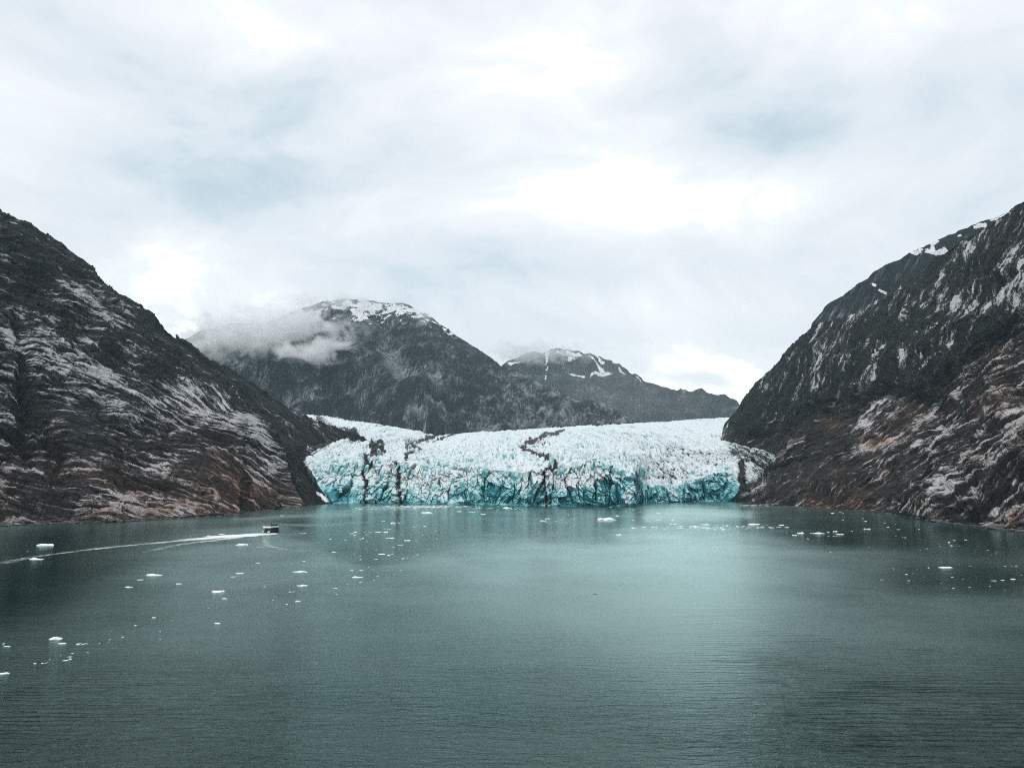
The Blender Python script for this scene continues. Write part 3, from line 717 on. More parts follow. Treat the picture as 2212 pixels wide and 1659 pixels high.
# ------------------------------------------------------------------ glacier
G_BASE = [(0.0, 716, 1088), (0.13, 830, 1086.5), (0.3, 968, 1089), (0.43, 1076, 1091), (0.5, 1133, 1092), (0.6, 1217, 1093.5), (0.783, 1373, 1094.5), (0.79, 1379, 1087), (0.92, 1498, 1084), (1.0, 1576, 1083)]
G_CREST = [(0.0, 664, 1012), (0.06, 706, 1000), (0.13, 800, 998), (0.2, 862, 1000), (0.3, 965, 1008), (0.36, 1020, 1012), (0.43, 1076, 1015), (0.5, 1133, 1020), (0.545, 1170, 1016), (0.58, 1205, 1001),
           (0.66, 1280, 1003), (0.70, 1310, 1010), (0.75, 1345, 1017), (0.783, 1374, 1018), (0.79, 1382, 1040), (0.85, 1430, 1049), (0.87, 1448, 1056), (0.9, 1470, 1046), (0.94, 1512, 1032), (0.98, 1568, 1018), (1.0, 1640, 1042)]
G_MID = [(0.0, 630, 972), (0.13, 780, 960), (0.3, 940, 968), (0.5, 1130, 965), (0.7, 1320, 965), (0.85, 1470, 968), (1.0, 1690, 984)]
G_TOP = [(0.0, 600, 915), (0.05, 655, 896), (0.1, 710, 899), (0.14, 752, 907), (0.2, 819, 916), (0.255, 876, 925), (0.32, 945, 939), (0.36, 985, 936), (0.43, 1061, 931), (0.5, 1133, 927), (0.65, 1273, 918.5), (0.82, 1428, 910), (0.96, 1569, 901), (1.0, 1625, 898)]

def build_glacier():
    nc = 1150
    s = np.linspace(0, 1, nc)
    cur = lambda T: (np.interp(s, [p[0] for p in T], [p[1] for p in T]), np.interp(s, [p[0] for p in T], [p[2] for p in T]))
    bx, by = cur(G_BASE); cx, cy = cur(G_CREST); mx, my = cur(G_MID); tx, ty = cur(G_TOP)
    cy = smooth_rows(cy, 3); ty = smooth_rows(ty, 10); my = smooth_rows(my, 20)
    Db = smooth_rows(water_depth(by), 2)
    setback = np.interp(s, [0, 0.1, 0.3, 0.4, 0.5, 0.78, 0.8, 0.95, 1.0], [110, 95, 75, 34, 26, 22, 24, 26, 60])
    Dc = smooth_rows(Db + setback, 5)
    Dt = np.interp(s, [0, 0.3, 0.36, 1.0], [2950, 2750, 2750, 3500])
    n1, n2, n3 = 110, 150, 12
    rows = []
    q = lambda vy: (ray(0, vy)[2] / ray(0, vy)[1])
    for t in np.linspace(0, 1, n1, endpoint=False):
        lean = t ** np.interp(s, [0, 0.35, 0.45, 1], [1.0, 1.1, 1.8, 1.8])
        rows.append((bx + (cx - bx) * t, by + (cy - by) * t, Db + (Dc - Db) * lean, np.full(nc, t)))
    qc, qt = q(cy), q(ty)
    mm = (qt * Dt - qc * Dc) / (Dt - Dc)
    for t in np.linspace(0, 1, n2):
        ax = np.where(t < 0.5, cx + (mx - cx) * 2 * t, mx + (tx - mx) * (2 * t - 1))
        ay = np.where(t < 0.5, cy + (my - cy) * 2 * t, my + (ty - my) * (2 * t - 1))
        D = (qc * Dc - mm * Dc) / (q(ay) - mm)
        rows.append((ax, ay, D, np.full(nc, 1 + t)))
    for i in range(n2):
        k_ = int(6 + 90 * min(1, i / 45))
        d_ = rows[n1 + i]
        rows[n1 + i] = (d_[0], d_[1], smooth_rows(d_[2], k_), d_[3])
    VX = np.array([r[0] for r in rows]); VY = np.array([r[1] for r in rows]); D = np.array([r[2] for r in rows]); T = np.array([r[3] for r in rows])
    X, Y, Z = at(VX, VY, D)
    P = np.stack([X, Y, Z], -1)
    k = np.arange(1, n3 + 1)[:, None]
    E = np.repeat(P[-1:], n3, 0).copy(); E[..., 1] += k * 60; E[..., 0] *= E[..., 1] / P[-1:, :, 1]; E[..., 2] -= k * k * 0.5
    low = P[:1].copy(); low[..., 2] -= 8
    P = np.concatenate([low, P, E], 0)
    VX = np.concatenate([VX[:1], VX, np.repeat(VX[-1:], n3, 0)]); VY = np.concatenate([VY[:1] + 3, VY, np.repeat(VY[-1:], n3, 0)]); T = np.concatenate([T[:1], T, np.full((n3, nc), 2.0)])
    X, Y, Z = P[..., 0], P[..., 1], P[..., 2]
    cliff = 1 - sm(T, 0.85, 1.12)
    surf = 1 - cliff
    # --- displacement
    wx = 10 * fbm(X / 40, Y / 40, Z / 40, oct=3, seed=200)
    wz = 8 * fbm(X / 30, Y / 50, Z / 30, oct=3, seed=201)
    ys = Y / np.interp(Y, [1100, 1500, 2200, 3500], [20, 34, 60, 90])
    f1, f2, cid, gx, gy = cells((X + wx) / 10, ys + wz / 30, seed=202)
    crev = np.exp(-((f2 - f1) / 0.14) ** 2)
    g1, g2, cid2, hx, hy = cells((X + wx) / 26, ys / 2.1 + wz / 30, seed=203)
    crev2 = np.exp(-((g2 - g1) / 0.09) ** 2)
    up = (cid - 0.5) * 7 + (gx * (cid2 - .5) + gy * (cid - .2)) * 9 - crev * 4 - crev2 * 6 + (cid2 - 0.5) * 13 + 2.0 * fbm(X / 4, ys * 3, Z / 5, oct=2, seed=204)
    up += 10 * fbm(X / 120, Y / 160, oct=3, seed=205)
    far = np.clip((3600 - Y) / 1500, 0.45, 1)
    arc = np.exp(-(vn((X + 2 * wx) / 120, ys * 0.55 + X / 400, seed=206) / 0.07) ** 2)
    up = (up * (0.55 + 0.6 * fbm(X / 90, Y / 200, oct=3, seed=207)) - 6 * arc) * surf * far
    h1, h2, ch, ax, ay = cells((X + wx * 1.6) / 7, (Z + wz * 1.6) / 15, seed=210)
    e1, e2, ch2, bx_, by_ = cells((X + wx * 1.2) / 20, (Z + wz * 2) / 60, seed=211)
    l1, l2, ch3, lx, ly = cells((X + wx) / 3.2, (Z + wz) / 4.0, seed=212)
    out = (ch - 0.5) * 5 + (ax * (ch2 - .5) * 5) + (ay * (0.3 + ch) * 6) + (ch2 - 0.5) * 16  - 7 * np.exp(-((e2 - e1) / 0.05) ** 2) - 2 * np.exp(-((h2 - h1) / 0.08) ** 2) + (ch3 - 0.5) * 1.8 + ly * 1.5 + 5 * (np.floor((Z + wz) / 11 + cid2 * 2) % 2 - 0.5) * (ch2 > .45)
    flute = fbm(X / 5, Z / 40, oct=3, seed=213)
    out += 16 * fbm(X / 60, Z / 60, oct=3, seed=214) + 3 * flute
    out *= cliff * np.clip(T * 12 + .1, 0, 1)
    edgef = np.clip(np.minimum(np.arange(nc), nc - 1 - np.arange(nc)) / 30.0, 0, 1)[None]
    Y2 = Y - out * edgef
    Z2 = Z + up * (0.3 + 0.7 * edgef) + cliff * np.clip(T * 3, 0, 1) * (ch2 - .5) * 14 * (T < 1)
    # sides drop away
    side = (1 - np.clip(np.minimum(np.arange(nc), nc - 1 - np.arange(nc)) / 5.0, 0, 1))[None] ** 2
    Z2 = Z2 - side * 40 * (T > 0.05); Y2 = Y2 + side * 30
    # --- dirt and blue
    dirt = 0.03 + 0 * X
    def band(pts, amt=1.0, soft=1.0):
        jitter = 7.0 * fbm(VX / 12, VY / 7, oct=4, gain=0.65, seed=220)
        d = line_dist(VX + jitter, VY + 0.6 * jitter, pts)
        return 1.35 * amt * np.exp(-(d / soft) ** 2)
    dirt += band([(1217, 928, 3), (1175, 940, 5), (1140, 956, 7), (1127, 966, 4), (1152, 976, 4), (1182, 991, 6), (1203, 1005, 6), (1182, 1014, 5), (1174, 1035, 5), (1177, 1060, 6), (1180, 1094, 5)], 0.75)
    dirt += band([(1150, 962, 3), (1180, 950, 3), (1215, 930, 2)], 0.35)
    dirt += band([(955, 937, 3), (918, 947, 4), (895, 955, 8), (884, 962, 12), (900, 972, 12), (890, 978, 6), (877, 984, 5), (877, 1000, 3)], 0.95)
    dirt += band([(985, 936, 2), (960, 945, 3), (935, 953, 3)], 0.7)
    dirt += band([(805, 957, 10), (822, 960, 10), (808, 968, 8), (830, 976, 5)], 0.95)
    dirt += band([(820, 978, 6), (788, 988, 8), (800, 1000, 14), (782, 1015, 6), (792, 1040, 8), (790, 1090, 5)], 0.75)
    dirt += band([(815, 1060, 3), (812, 1092, 4)], 0.7)
    dirt += band([(855, 998, 6), (862, 1015, 9), (860, 1045, 8), (866, 1090, 7)], 0.72)
    dirt += band([(640, 980, 12), (700, 958, 9), (765, 937, 9)], 0.7)
    dirt += band([(690, 905, 10), (720, 925, 10), (760, 935, 14)], 0.5)
    dirt += band([(650, 1000, 16), (672, 1030, 10), (700, 1075, 7), (716, 1090, 5)], 0.6)
    dirt += band([(1575, 925, 10), (1590, 960, 24), (1660, 985, 34), (1680, 1000, 30)], 0.36)
    dirt += band([(1602, 1005, 8), (1606, 1050, 10), (1600, 1085, 8)], 0.9)
    dirt += band([(1640, 1020, 20), (1625, 1060, 14)], 0.30)
    dirt += band([(1260, 1003, 3), (1290, 1002, 3), (1330, 1012, 3)], 0.5) + band([(1231, 1008, 3), (1222, 1045, 3)], 0.8) + band([(1236, 1006, 2), (1249, 1022, 2), (1245, 1045, 2)], .9) + band([(1316, 1015, 1.5), (1317, 1045, 2)], 0.9) + band([(1376, 1022, 3), (1379, 1060, 3)], .5)
    dirt += 0.40 * blob(VX, VY, 1520, 990, 120, 38) + 0.30 * blob(VX, VY, 1430, 1025, 80, 28) + 0.14 * fbm(X / 110, Y / 240, oct=4, seed=232) + 0.14 * blob(VX, VY, 720, 985, 70, 18) + .12 * blob(VX, VY, 1000, 985, 120, 14)
    dirt += surf * (0.50 * crev * (0.35 + 1.6 * np.clip(fbm(X / 60, Y / 160, oct=3, seed=223) + .2, 0, 1)) + 0.30 * crev2 * (0.6 + .8 * fbm(X / 90, Y / 90, oct=3, seed=222))) + surf * 0.22 * arc + surf * 0.16 * fbm(X / 35, Y / 50, oct=4, seed=221)
    dirt *= 1 - 0.9 * blob(VX, VY, 1230, 1028, 50, 16) * cliff * 0.4
    white = blob(VX, VY, 925, 1050, 70, 34) * 0.35 + blob(VX, VY, 1215, 1028, 34, 16) * 0.7 + blob(VX, VY, 1268, 1028, 34, 18) * 0.6 + blob(VX, VY, 1135, 1050, 10, 24) * 0.4 + blob(VX, VY, 1357, 1075, 6, 22) * 0.8 + 0.4 * blob(VX, VY, 1000, 1030, 40, 20)
    blue = cliff * (0.34 + 0.50 * sm(VY, 1005, 1070) + 0.22 * fbm(X / 30, Z / 22, oct=4, seed=230) + 0.32 * (0.6 - ch) + 0.30 * (0.5 - ch2) + .2 * (.5 - ch3))
    blue += 0.4 * blob(VX, VY, 715, 1065, 34, 22) * cliff + 0.35 * blob(VX, VY, 1060, 1045, 60, 34) * cliff + 0.40 * blob(VX, VY, 1340, 1045, 46, 34) + 0.35 * blob(VX, VY, 1530, 1055, 60, 22) + 0.45 * blob(VX, VY, 1560, 1030, 14, 18) + .2 * blob(VX, VY, 1180, 1075, 60, 16)
    blue -= white
    blue += surf * (0.06 + 0.16 * crev + 0.12 * fbm(X / 50, Y / 70, oct=3, seed=231) + 0.25 * blob(VX, VY, 980, 1000, 90, 14) + .15 * blob(VX, VY, 730, 1000, 60, 14))
    P2 = np.stack([X, Y2, Z2], -1)
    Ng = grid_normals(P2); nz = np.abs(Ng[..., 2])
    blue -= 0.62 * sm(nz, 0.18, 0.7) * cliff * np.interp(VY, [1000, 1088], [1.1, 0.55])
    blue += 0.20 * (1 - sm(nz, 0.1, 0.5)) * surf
    F = grid_faces(*P2.shape[:2])
    me = raw_mesh('glacier', P2.reshape(-1, 3), F, M_ICE, dict(blue=blue.reshape(-1), dirt=dirt.reshape(-1), fleck=(0.12 + 0.68 * surf).reshape(-1)), smooth=False)
    return obj('glacier', me), P2, VX, VY, T
glacier, GP, GVX, GVY, GT = build_glacier()
tag(glacier, kind='structure', label='wide tidewater glacier with a blue-green broken ice cliff')

def serac_mesh(seed):
    r = np.random.default_rng(seed)
    n = 7
    an = np.sort(r.uniform(0, 2 * math.pi, n)); an = np.linspace(0, 2 * math.pi, n, endpoint=False) + r.uniform(-.3, .3, n)
    V = []
    for z, k in ((-0.6, 1.0), (0.15, 0.95), (0.55, 0.8), (0.85, 0.55)):
        rr = k * r.uniform(0.75, 1.15, n)
        sh = r.uniform(-.12, .12, 2) * (z + .6)
        for i in range(n): V.append((math.cos(an[i]) * rr[i] * 0.5 + sh[0], math.sin(an[i]) * rr[i] * 0.5 + sh[1], z + r.uniform(-.07, .07)))
    V.append((r.uniform(-.15, .15), r.uniform(-.15, .15), r.uniform(0.9, 1.15)))
    F = []
    for L_ in range(3):
        for i in range(n):
            j = (i + 1) % n; a_, b_, c_, d_ = L_ * n + i, L_ * n + j, L_ * n + n + j, L_ * n + n + i
            F += [(a_, b_, c_), (a_, c_, d_)]
    for i in range(n): F.append((3 * n + i, 3 * n + (i + 1) % n, 4 * n))
    V = np.array(V)
    blue = 0.50 - 0.5 * sm(V[:, 2], 0.2, 0.9) + r.uniform(-.15, .25)
    return raw_mesh('serac', V, np.array(F), M_ICE, dict(blue=blue, fleck=0 * blue + 0.1, dirt=np.full(len(V), r.choice([0.02, 0.02, 0.03, 0.3]))))
SER = [serac_mesh(40 + i) for i in range(9)]
for i in range(260):
    r_ = random.random()
    tt = random.uniform(0.86, 1.14) if r_ < 0.5 else (random.uniform(0.25, 0.9) if r_ < 0.75 else random.uniform(1.1, 1.6))
    col_ = int(random.random() * 1100) + 20
    if r_ >= 0.5 and r_ < 0.75: col_ = int(random.betavariate(1, 2.2) * 1080) + 20
    row = int(np.argmin(np.abs(GT[:, col_] - tt)))
    p_ = GP[row, col_]
    w_ = random.uniform(5, 12); h_ = w_ * random.uniform(0.7, 1.5) * (1.0 if tt > 0.85 else 0.8)
    o_ = obj('serac', SER[i % 9], glacier)
    o_.location = (float(p_[0]), float(p_[1]) + w_ * 0.1, float(p_[2]) - h_ * 0.25)
    o_.scale = (w_, w_, h_); o_.rotation_euler = (random.uniform(-.3, .3), random.uniform(-.35, .35), random.uniform(0, 6.3))

# ------------------------------------------------------------------ water
def mat_water():
    m, t = new_mat('silty_fjord_water')
    wp = t.new('ShaderNodeNewGeometry').outputs['Position']
    rp = t.attr('ripple')
    # wind ripples: short crests lying across the line of sight, and softer chop
    p1 = t.scale(wp, (0.16, 0.62, 0))
    n1 = t.noise(p1, 1.0, 3, 0.55, 0.6)
    p2 = t.scale(wp, (0.42, 1.15, 0))
    n2 = t.noise(p2, 1.0, 3, 0.6, 0.4)
    n3 = t.noise(t.scale(wp, (0.02, 0.05, 0)), 1.0, 4, 0.6)
    wv = t.new('ShaderNodeTexWave', {'Vector': t.new('ShaderNodeMapping', {'Vector': wp, 'Rotation': (0, 0, 0.09), 'Scale': (0.035, 0.150, 0)}).outputs[0], 'Scale': 1.0, 'Distortion': 8.0, 'Detail': 3.0, 'Detail Scale': 1.1, 'Detail Roughness': 0.6}, bands_direction='Y')
    n7 = t.noise(t.scale(wp, (0.28, 0.55, 0)), 1.0, 4, 0.6, 1.0)
    tr = t.math('MULTIPLY', t.attr('train'), t.ramp(t.noise(t.scale(wp, (0.05, 0.09, 0)), 1.0, 3, 0.6), 0.35, 0.62, 0.1, 1.0))
    h = t.math('ADD', t.math('MULTIPLY', n1, 0.55), t.math('ADD', t.math('MULTIPLY', n2, 0.42), t.math('MULTIPLY', n7, 0.55)))
    h = t.math('ADD', h, t.math('MULTIPLY', t.math('MULTIPLY', wv.outputs['Fac'], tr), 0.62))
    amp = t.math('MULTIPLY', rp, t.ramp(n3, 0.3, 0.7, 0.55, 1.25))
    h = t.math('MULTIPLY', h, amp)
    bmp = t.new('ShaderNodeBump', {'Height': h, 'Strength': 1.0, 'Distance': 0.42})
    # waves too small to see one by one: they only widen the reflection
    rough = t.math('ADD', 0.08, t.math('MULTIPLY', t.attr('micro'), 0.20))
    n4 = t.noise(t.scale(wp, (0.006, 0.01, 0)), 1.0, 4, 0.6)
    c = t.mix(n4, (0.003, 0.012, 0.011), (0.006, 0.020, 0.018))
    dif = t.new('ShaderNodeBsdfDiffuse', {'Color': c})
    glo = t.new('ShaderNodeBsdfGlossy', {'Color': (0.76, 0.98, 0.94, 1), 'Roughness': rough, 'Normal': bmp.outputs[0]})
    fr = t.new('ShaderNodeFresnel', {'IOR': 1.38, 'Normal': bmp.outputs[0]})
    mx = t.new('ShaderNodeMixShader', {0: t.math('MULTIPLY', fr.outputs[0], t.attr('sheen_gain')), 1: dif.outputs[0], 2: glo.outputs[0]})
    finish(t, mx.outputs[0])
    return m
M_WATER = mat_water()

def build_water():
    ang = np.concatenate([np.linspace(-180, -50, 40, endpoint=False), np.linspace(-50, 50, 401), np.linspace(50, 180, 41)[1:]])
    ang = np.radians(ang)
    dist = np.concatenate([[0.5, 20, 40, 60], np.geomspace(75, 2200, 260), [3000, 5000, 8000, 14000, 30000]])
    A, R = np.meshgrid(ang, dist)
    X, Y = np.sin(A) * R, np.cos(A) * R
    VX, VY = project(X, np.maximum(Y, 1.0), 0 * X)
    ok = Y > 30
    VX = np.where(ok, VX, 0); VY = np.where(ok, VY, 3000)
    edge = 12 * fbm(VX / 90, VY / 12, oct=5, gain=0.6, seed=300)
    # calm in front of the ice, reaching furthest on the left
    lim = tab(VX, [(0, 1118), (400, 1118), (560, 1126), (640, 1150), (720, 1196), (800, 1226), (900, 1200), (960, 1176), (1000, 1165), (1300, 1160), (1380, 1143), (1500, 1143), (1700, 1140), (1900, 1150), (2212, 1180)])
    calm = 1 - sm(VY + 1.4 * edge, lim - 24, lim + 30)
    # lighter wind lanes inside the calm water
    lane = np.clip(1.2 - line_dist(VX + edge, VY + .5 * edge, [(500, 1122, 9), (660, 1115, 9), (800, 1103, 8), (900, 1096, 4)]) * 1.0, 0, 1) + np.clip(1.2 - line_dist(VX, VY + .5 * edge, [(560, 1134, 3), (700, 1133, 5), (800, 1128, 3)]), 0, 1)
    lane += np.clip(1.4 - line_dist(VX, VY + .5 * edge, [(1400, 1116, 12), (1500, 1112, 16), (1620, 1113, 10)]), 0, 1)
    calm = calm * (1 - 0.85 * np.clip(lane, 0, 1))
    darkR = np.clip(blob(VX, VY, 2000, 1165, 330, 34, 4) + blob(VX, VY, 2110, 1250, 220, 34, 0) * 0.9 + blob(VX, VY, 1830, 1170, 110, 14) * 0.5, 0, 1)
    darkL = np.clip(blob(VX, VY, 60, 1260, 220, 90, -25) + blob(VX, VY, 250, 1150, 300, 30, -4) * .6, 0, 1)
    calm = np.clip(np.maximum(calm, 0.75 * darkR * (1 + 0.05 * edge)), 0, 1)
    calm = np.maximum(calm, 0.85 * darkL * (0.85 + 0.02 * edge))
    ripple = 1 - 0.86 * calm
    ripple *= 0.45 + 1.0 * sm(VY, 1250, 1560)
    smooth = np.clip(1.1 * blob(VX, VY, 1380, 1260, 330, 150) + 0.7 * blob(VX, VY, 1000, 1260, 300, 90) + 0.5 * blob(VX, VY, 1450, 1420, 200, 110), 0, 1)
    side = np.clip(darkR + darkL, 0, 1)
    micro = np.clip(1 - 0.45 * calm - 0.5 * side, 0.05, 1) * (1 - 0.55 * sm(VY, 1350, 1560)) * (0.75 + 0.25 * smooth)
    ripple *= 1 - 0.70 * smooth
    ripple *= 1 + 0.5 * fbm(X / 60, Y / 50, oct=4, seed=301)
    sheen_gain = 1.0 - 0.18 * calm - 0.10 * side + 0.22 * smooth  # sheen painted in: reflection boosted at the bright centre, cut at the dark sides
    micro *= 1 + 0.35 * fbm(X / 45, Y / 60, oct=4, seed=302)
    train = np.clip(blob(VX, VY, 1950, 1500, 450, 170, 12) * 1.2 + blob(VX, VY, 150, 1520, 420, 80, -6) * 0.9 + 0.5 * blob(VX, VY, 1550, 1400, 250, 60), 0, 1)
    P = np.stack([X, Y, 0 * X], -1)
    me = raw_mesh('water', P.reshape(-1, 3), grid_faces(*X.shape), M_WATER, dict(ripple=ripple.reshape(-1), train=train.reshape(-1), micro=micro.reshape(-1), sheen_gain=sheen_gain.reshape(-1)), smooth=False)
    return obj('water', me)
tag(build_water(), kind='structure', label='grey-green silty fjord water')

# ------------------------------------------------------------------ haze and mist
hz_me = bpy.data.meshes.new('haze')
x0, x1, y0, y1, z0, z1 = -9000, 9000, -400, 11500, -20, 1600
hv = [(x, y, z) for x in (x0, x1) for y in (y0, y1) for z in (z0, z1)]
hz_me.from_pydata(hv, [], [(0, 1, 3, 2), (4, 6, 7, 5), (0, 4, 5, 1), (2, 3, 7, 6), (0, 2, 6, 4), (1, 5, 7, 3)])
mh, th = new_mat('thin_haze')
pv = th.new('ShaderNodeVolumePrincipled', {'Color': (0.62, 0.90, 1.0, 1), 'Density': 2.5e-5, 'Anisotropy': 0.0})
th.new('ShaderNodeOutputMaterial', {'Volume': pv.outputs[0]})
hz_me.materials.append(mh)
tag(obj('haze', hz_me), kind='stuff')

def mist(vx, vy, D, rx, ry, rdepth, dens, seed, thr=0.48):
    """a bank of mist: lumpy ellipsoid shell with noisy density inside; rx, ry in reference pixels at distance D"""
    x, y, z = [float(q) for q in at(vx, vy, D)]
    sx, sz = rx * D / FPX, ry * D / FPX
    bm_v = []; F = []
    n, mrow = 24, 12
    for i in range(mrow + 1):
        ph = math.pi * i / mrow
        for j in range(n):
            th_ = 2 * math.pi * j / n
            bm_v.append((math.sin(ph) * math.cos(th_) * sx, math.sin(ph) * math.sin(th_) * rdepth, math.cos(ph) * sz))
    for i in range(mrow):
        for j in range(n):
            F.append((i * n + j, (i + 1) * n + j, (i + 1) * n + (j + 1) % n, i * n + (j + 1) % n))
    me = bpy.data.meshes.new('mist'); me.from_pydata(bm_v, [], F)
    m, t = new_mat('mist_volume')
    oc = t.new('ShaderNodeTexCoord').outputs['Object']
    nrm = t.scale(oc, (1 / sx, 1 / rdepth, 1 / sz))
    r = t.vmath('LENGTH', nrm).outputs['Value']
    off = t.vmath('ADD', oc, (seed * 371.0, seed * 97.0, seed * 53.0)).outputs[0]
    nn = t.noise(t.scale(off, (1, 0.6, 1.5)), 0.0085, 6, 0.66, 0.9)
    fall = t.ramp(r, 0.0, 0.98, 1.0, 0.0, smooth=False)
    k = t.math('ADD', t.math('MULTIPLY', t.math('SUBTRACT', nn, 0.5), 2.4), fall)
    dn = t.math('MULTIPLY', t.ramp(k, thr, thr + 0.45), dens)
    dn = t.math('MULTIPLY', dn, t.ramp(r, 0.8, 0.98, 1.0, 0.0))
    v = t.new('ShaderNodeVolumePrincipled', {'Color': (0.998, 0.999, 1.0, 1), 'Density': dn, 'Anisotropy': 0.0})
    t.new('ShaderNodeOutputMaterial', {'Volume': v.outputs[0]})
    me.materials.append(m)
    o = obj('mist', me)
    o.location = (x, y, z)
    tag(o, kind='stuff')
    return o

mist(680, 760, 3850, 140, 54, 170, 0.016, 1, 0.38)
mist(545, 745, 4050, 220, 80, 260, 0.008, 2, 0.36)
mist(590, 706, 4150, 280, 66, 300, 0.014, 3, 0.28)
mist(740, 652, 4250, 230, 34, 240, 0.007, 4, 0.38)
mist(912, 690, 4200, 50, 36, 100, 0.006, 5, 0.42)
mist(850, 790, 3800, 80, 50, 100, 0.002, 6, 0.45)
mist(1160, 764, 6500, 200, 44, 300, 0.005, 7, 0.34)
mist(1340, 860, 5000, 340, 130, 500, 0.00016, 9, 0.0)
mist(430, 755, 4000, 110, 70, 200, 0.006, 8, 0.28)

# ------------------------------------------------------------------ floating ice
def lump(seed, flat, blocky=0.3, n=3, pin=0.5):
    """one lump of floating ice: uneven, higher at one place, undercut at the waterline"""
    import bmesh
    bm = bmesh.new()
    bmesh.ops.create_icosphere(bm, subdivisions=n, radius=1.0)
    V = np.array([v.co[:] for v in bm.verts])
    F = np.array([[v.index for v in f.verts] for f in bm.faces])
    bm.free()
    r = np.random.default_rng(seed)
    o = r.uniform(-50, 50, 3)
    d = 1 + 0.38 * fbm(V[:, 0] * 1.3 + o[0], V[:, 1] * 1.3 + o[1], V[:, 2] * 1.3 + o[2], oct=3, seed=seed)
    V = V * d[:, None]
    V[:, 0] *= 0.5; V[:, 1] *= r.uniform(0.28, 0.45)
    top = 0.45 + 0.9 * np.clip(fbm(V[:, 0] * 4 + o[0], V[:, 1] * 4 + o[2], oct=3, seed=seed + 9) + 0.35, 0, 1.3)
    step = np.floor(top * 4) / 4
    top = top * (1 - blocky) + step * blocky
    px, py = r.uniform(-0.25, 0.25, 2)
    top = top + pin * np.exp(-(((V[:, 0] - px) / 0.14) ** 2 + ((V[:, 1] - py) / 0.16) ** 2))
    V[:, 2] = np.where(V[:, 2] > 0, np.clip(V[:, 2], 0, 0.55) * flat * top * 2, V[:, 2] * flat * 0.5)
    return V, F

LUMPS = {}
for i in range(10):
    V, F = lump(500 + i, [0.07, 0.11, 0.15, 0.09, 0.19][i % 5], blocky=[0.2, 0.7][i % 2], pin=[0.9, 0.2, 0.5][i % 3])
    for mk, mt in (('w', M_FLOE), ('t', M_FLOE_TEAL), ('d', M_FLOE_DARK)):
        if mk == 'w' or i in (0, 3, 4):
            LUMPS[(i, mk)] = raw_mesh('ice_floe', V, F, mt)
small = {}
for i in range(6):
    V, F = lump(700 + i, [0.09, 0.15, 0.12][i % 3], n=2, pin=0.3)
    small[i] = raw_mesh('ice_floe', V, F, M_FLOE)

def floe(vx, vy, wpx, label, group, var=None, mk='w', hs=1.0, name='ice_floe', cat='ice floe', rz=None):
    D = float(water_depth(vy + 0.15 * wpx * 0.1))
    x, y, z = [float(q) for q in at(vx, vy, float(water_depth(vy)))]
    Wm = wpx * D / FPX * 1.0
    if var is None: var = random.randrange(10)
    if wpx < 9 and mk == 'w':
        me = small[var % 6]
    else:
        if mk != 'w': var = [0, 3, 4][var % 3]
        me = LUMPS[(var, mk)]
    o = obj(name, me)
    o.location = (x, y, -0.02 * Wm)
    o.scale = (Wm, Wm * 0.8, Wm * hs * 0.72)
    o.rotation_euler = (0, 0, (random.choice((0, math.pi)) + random.uniform(-0.25, 0.25)) if rz is None else rz)
    tag(o, label, cat, group)
    return o

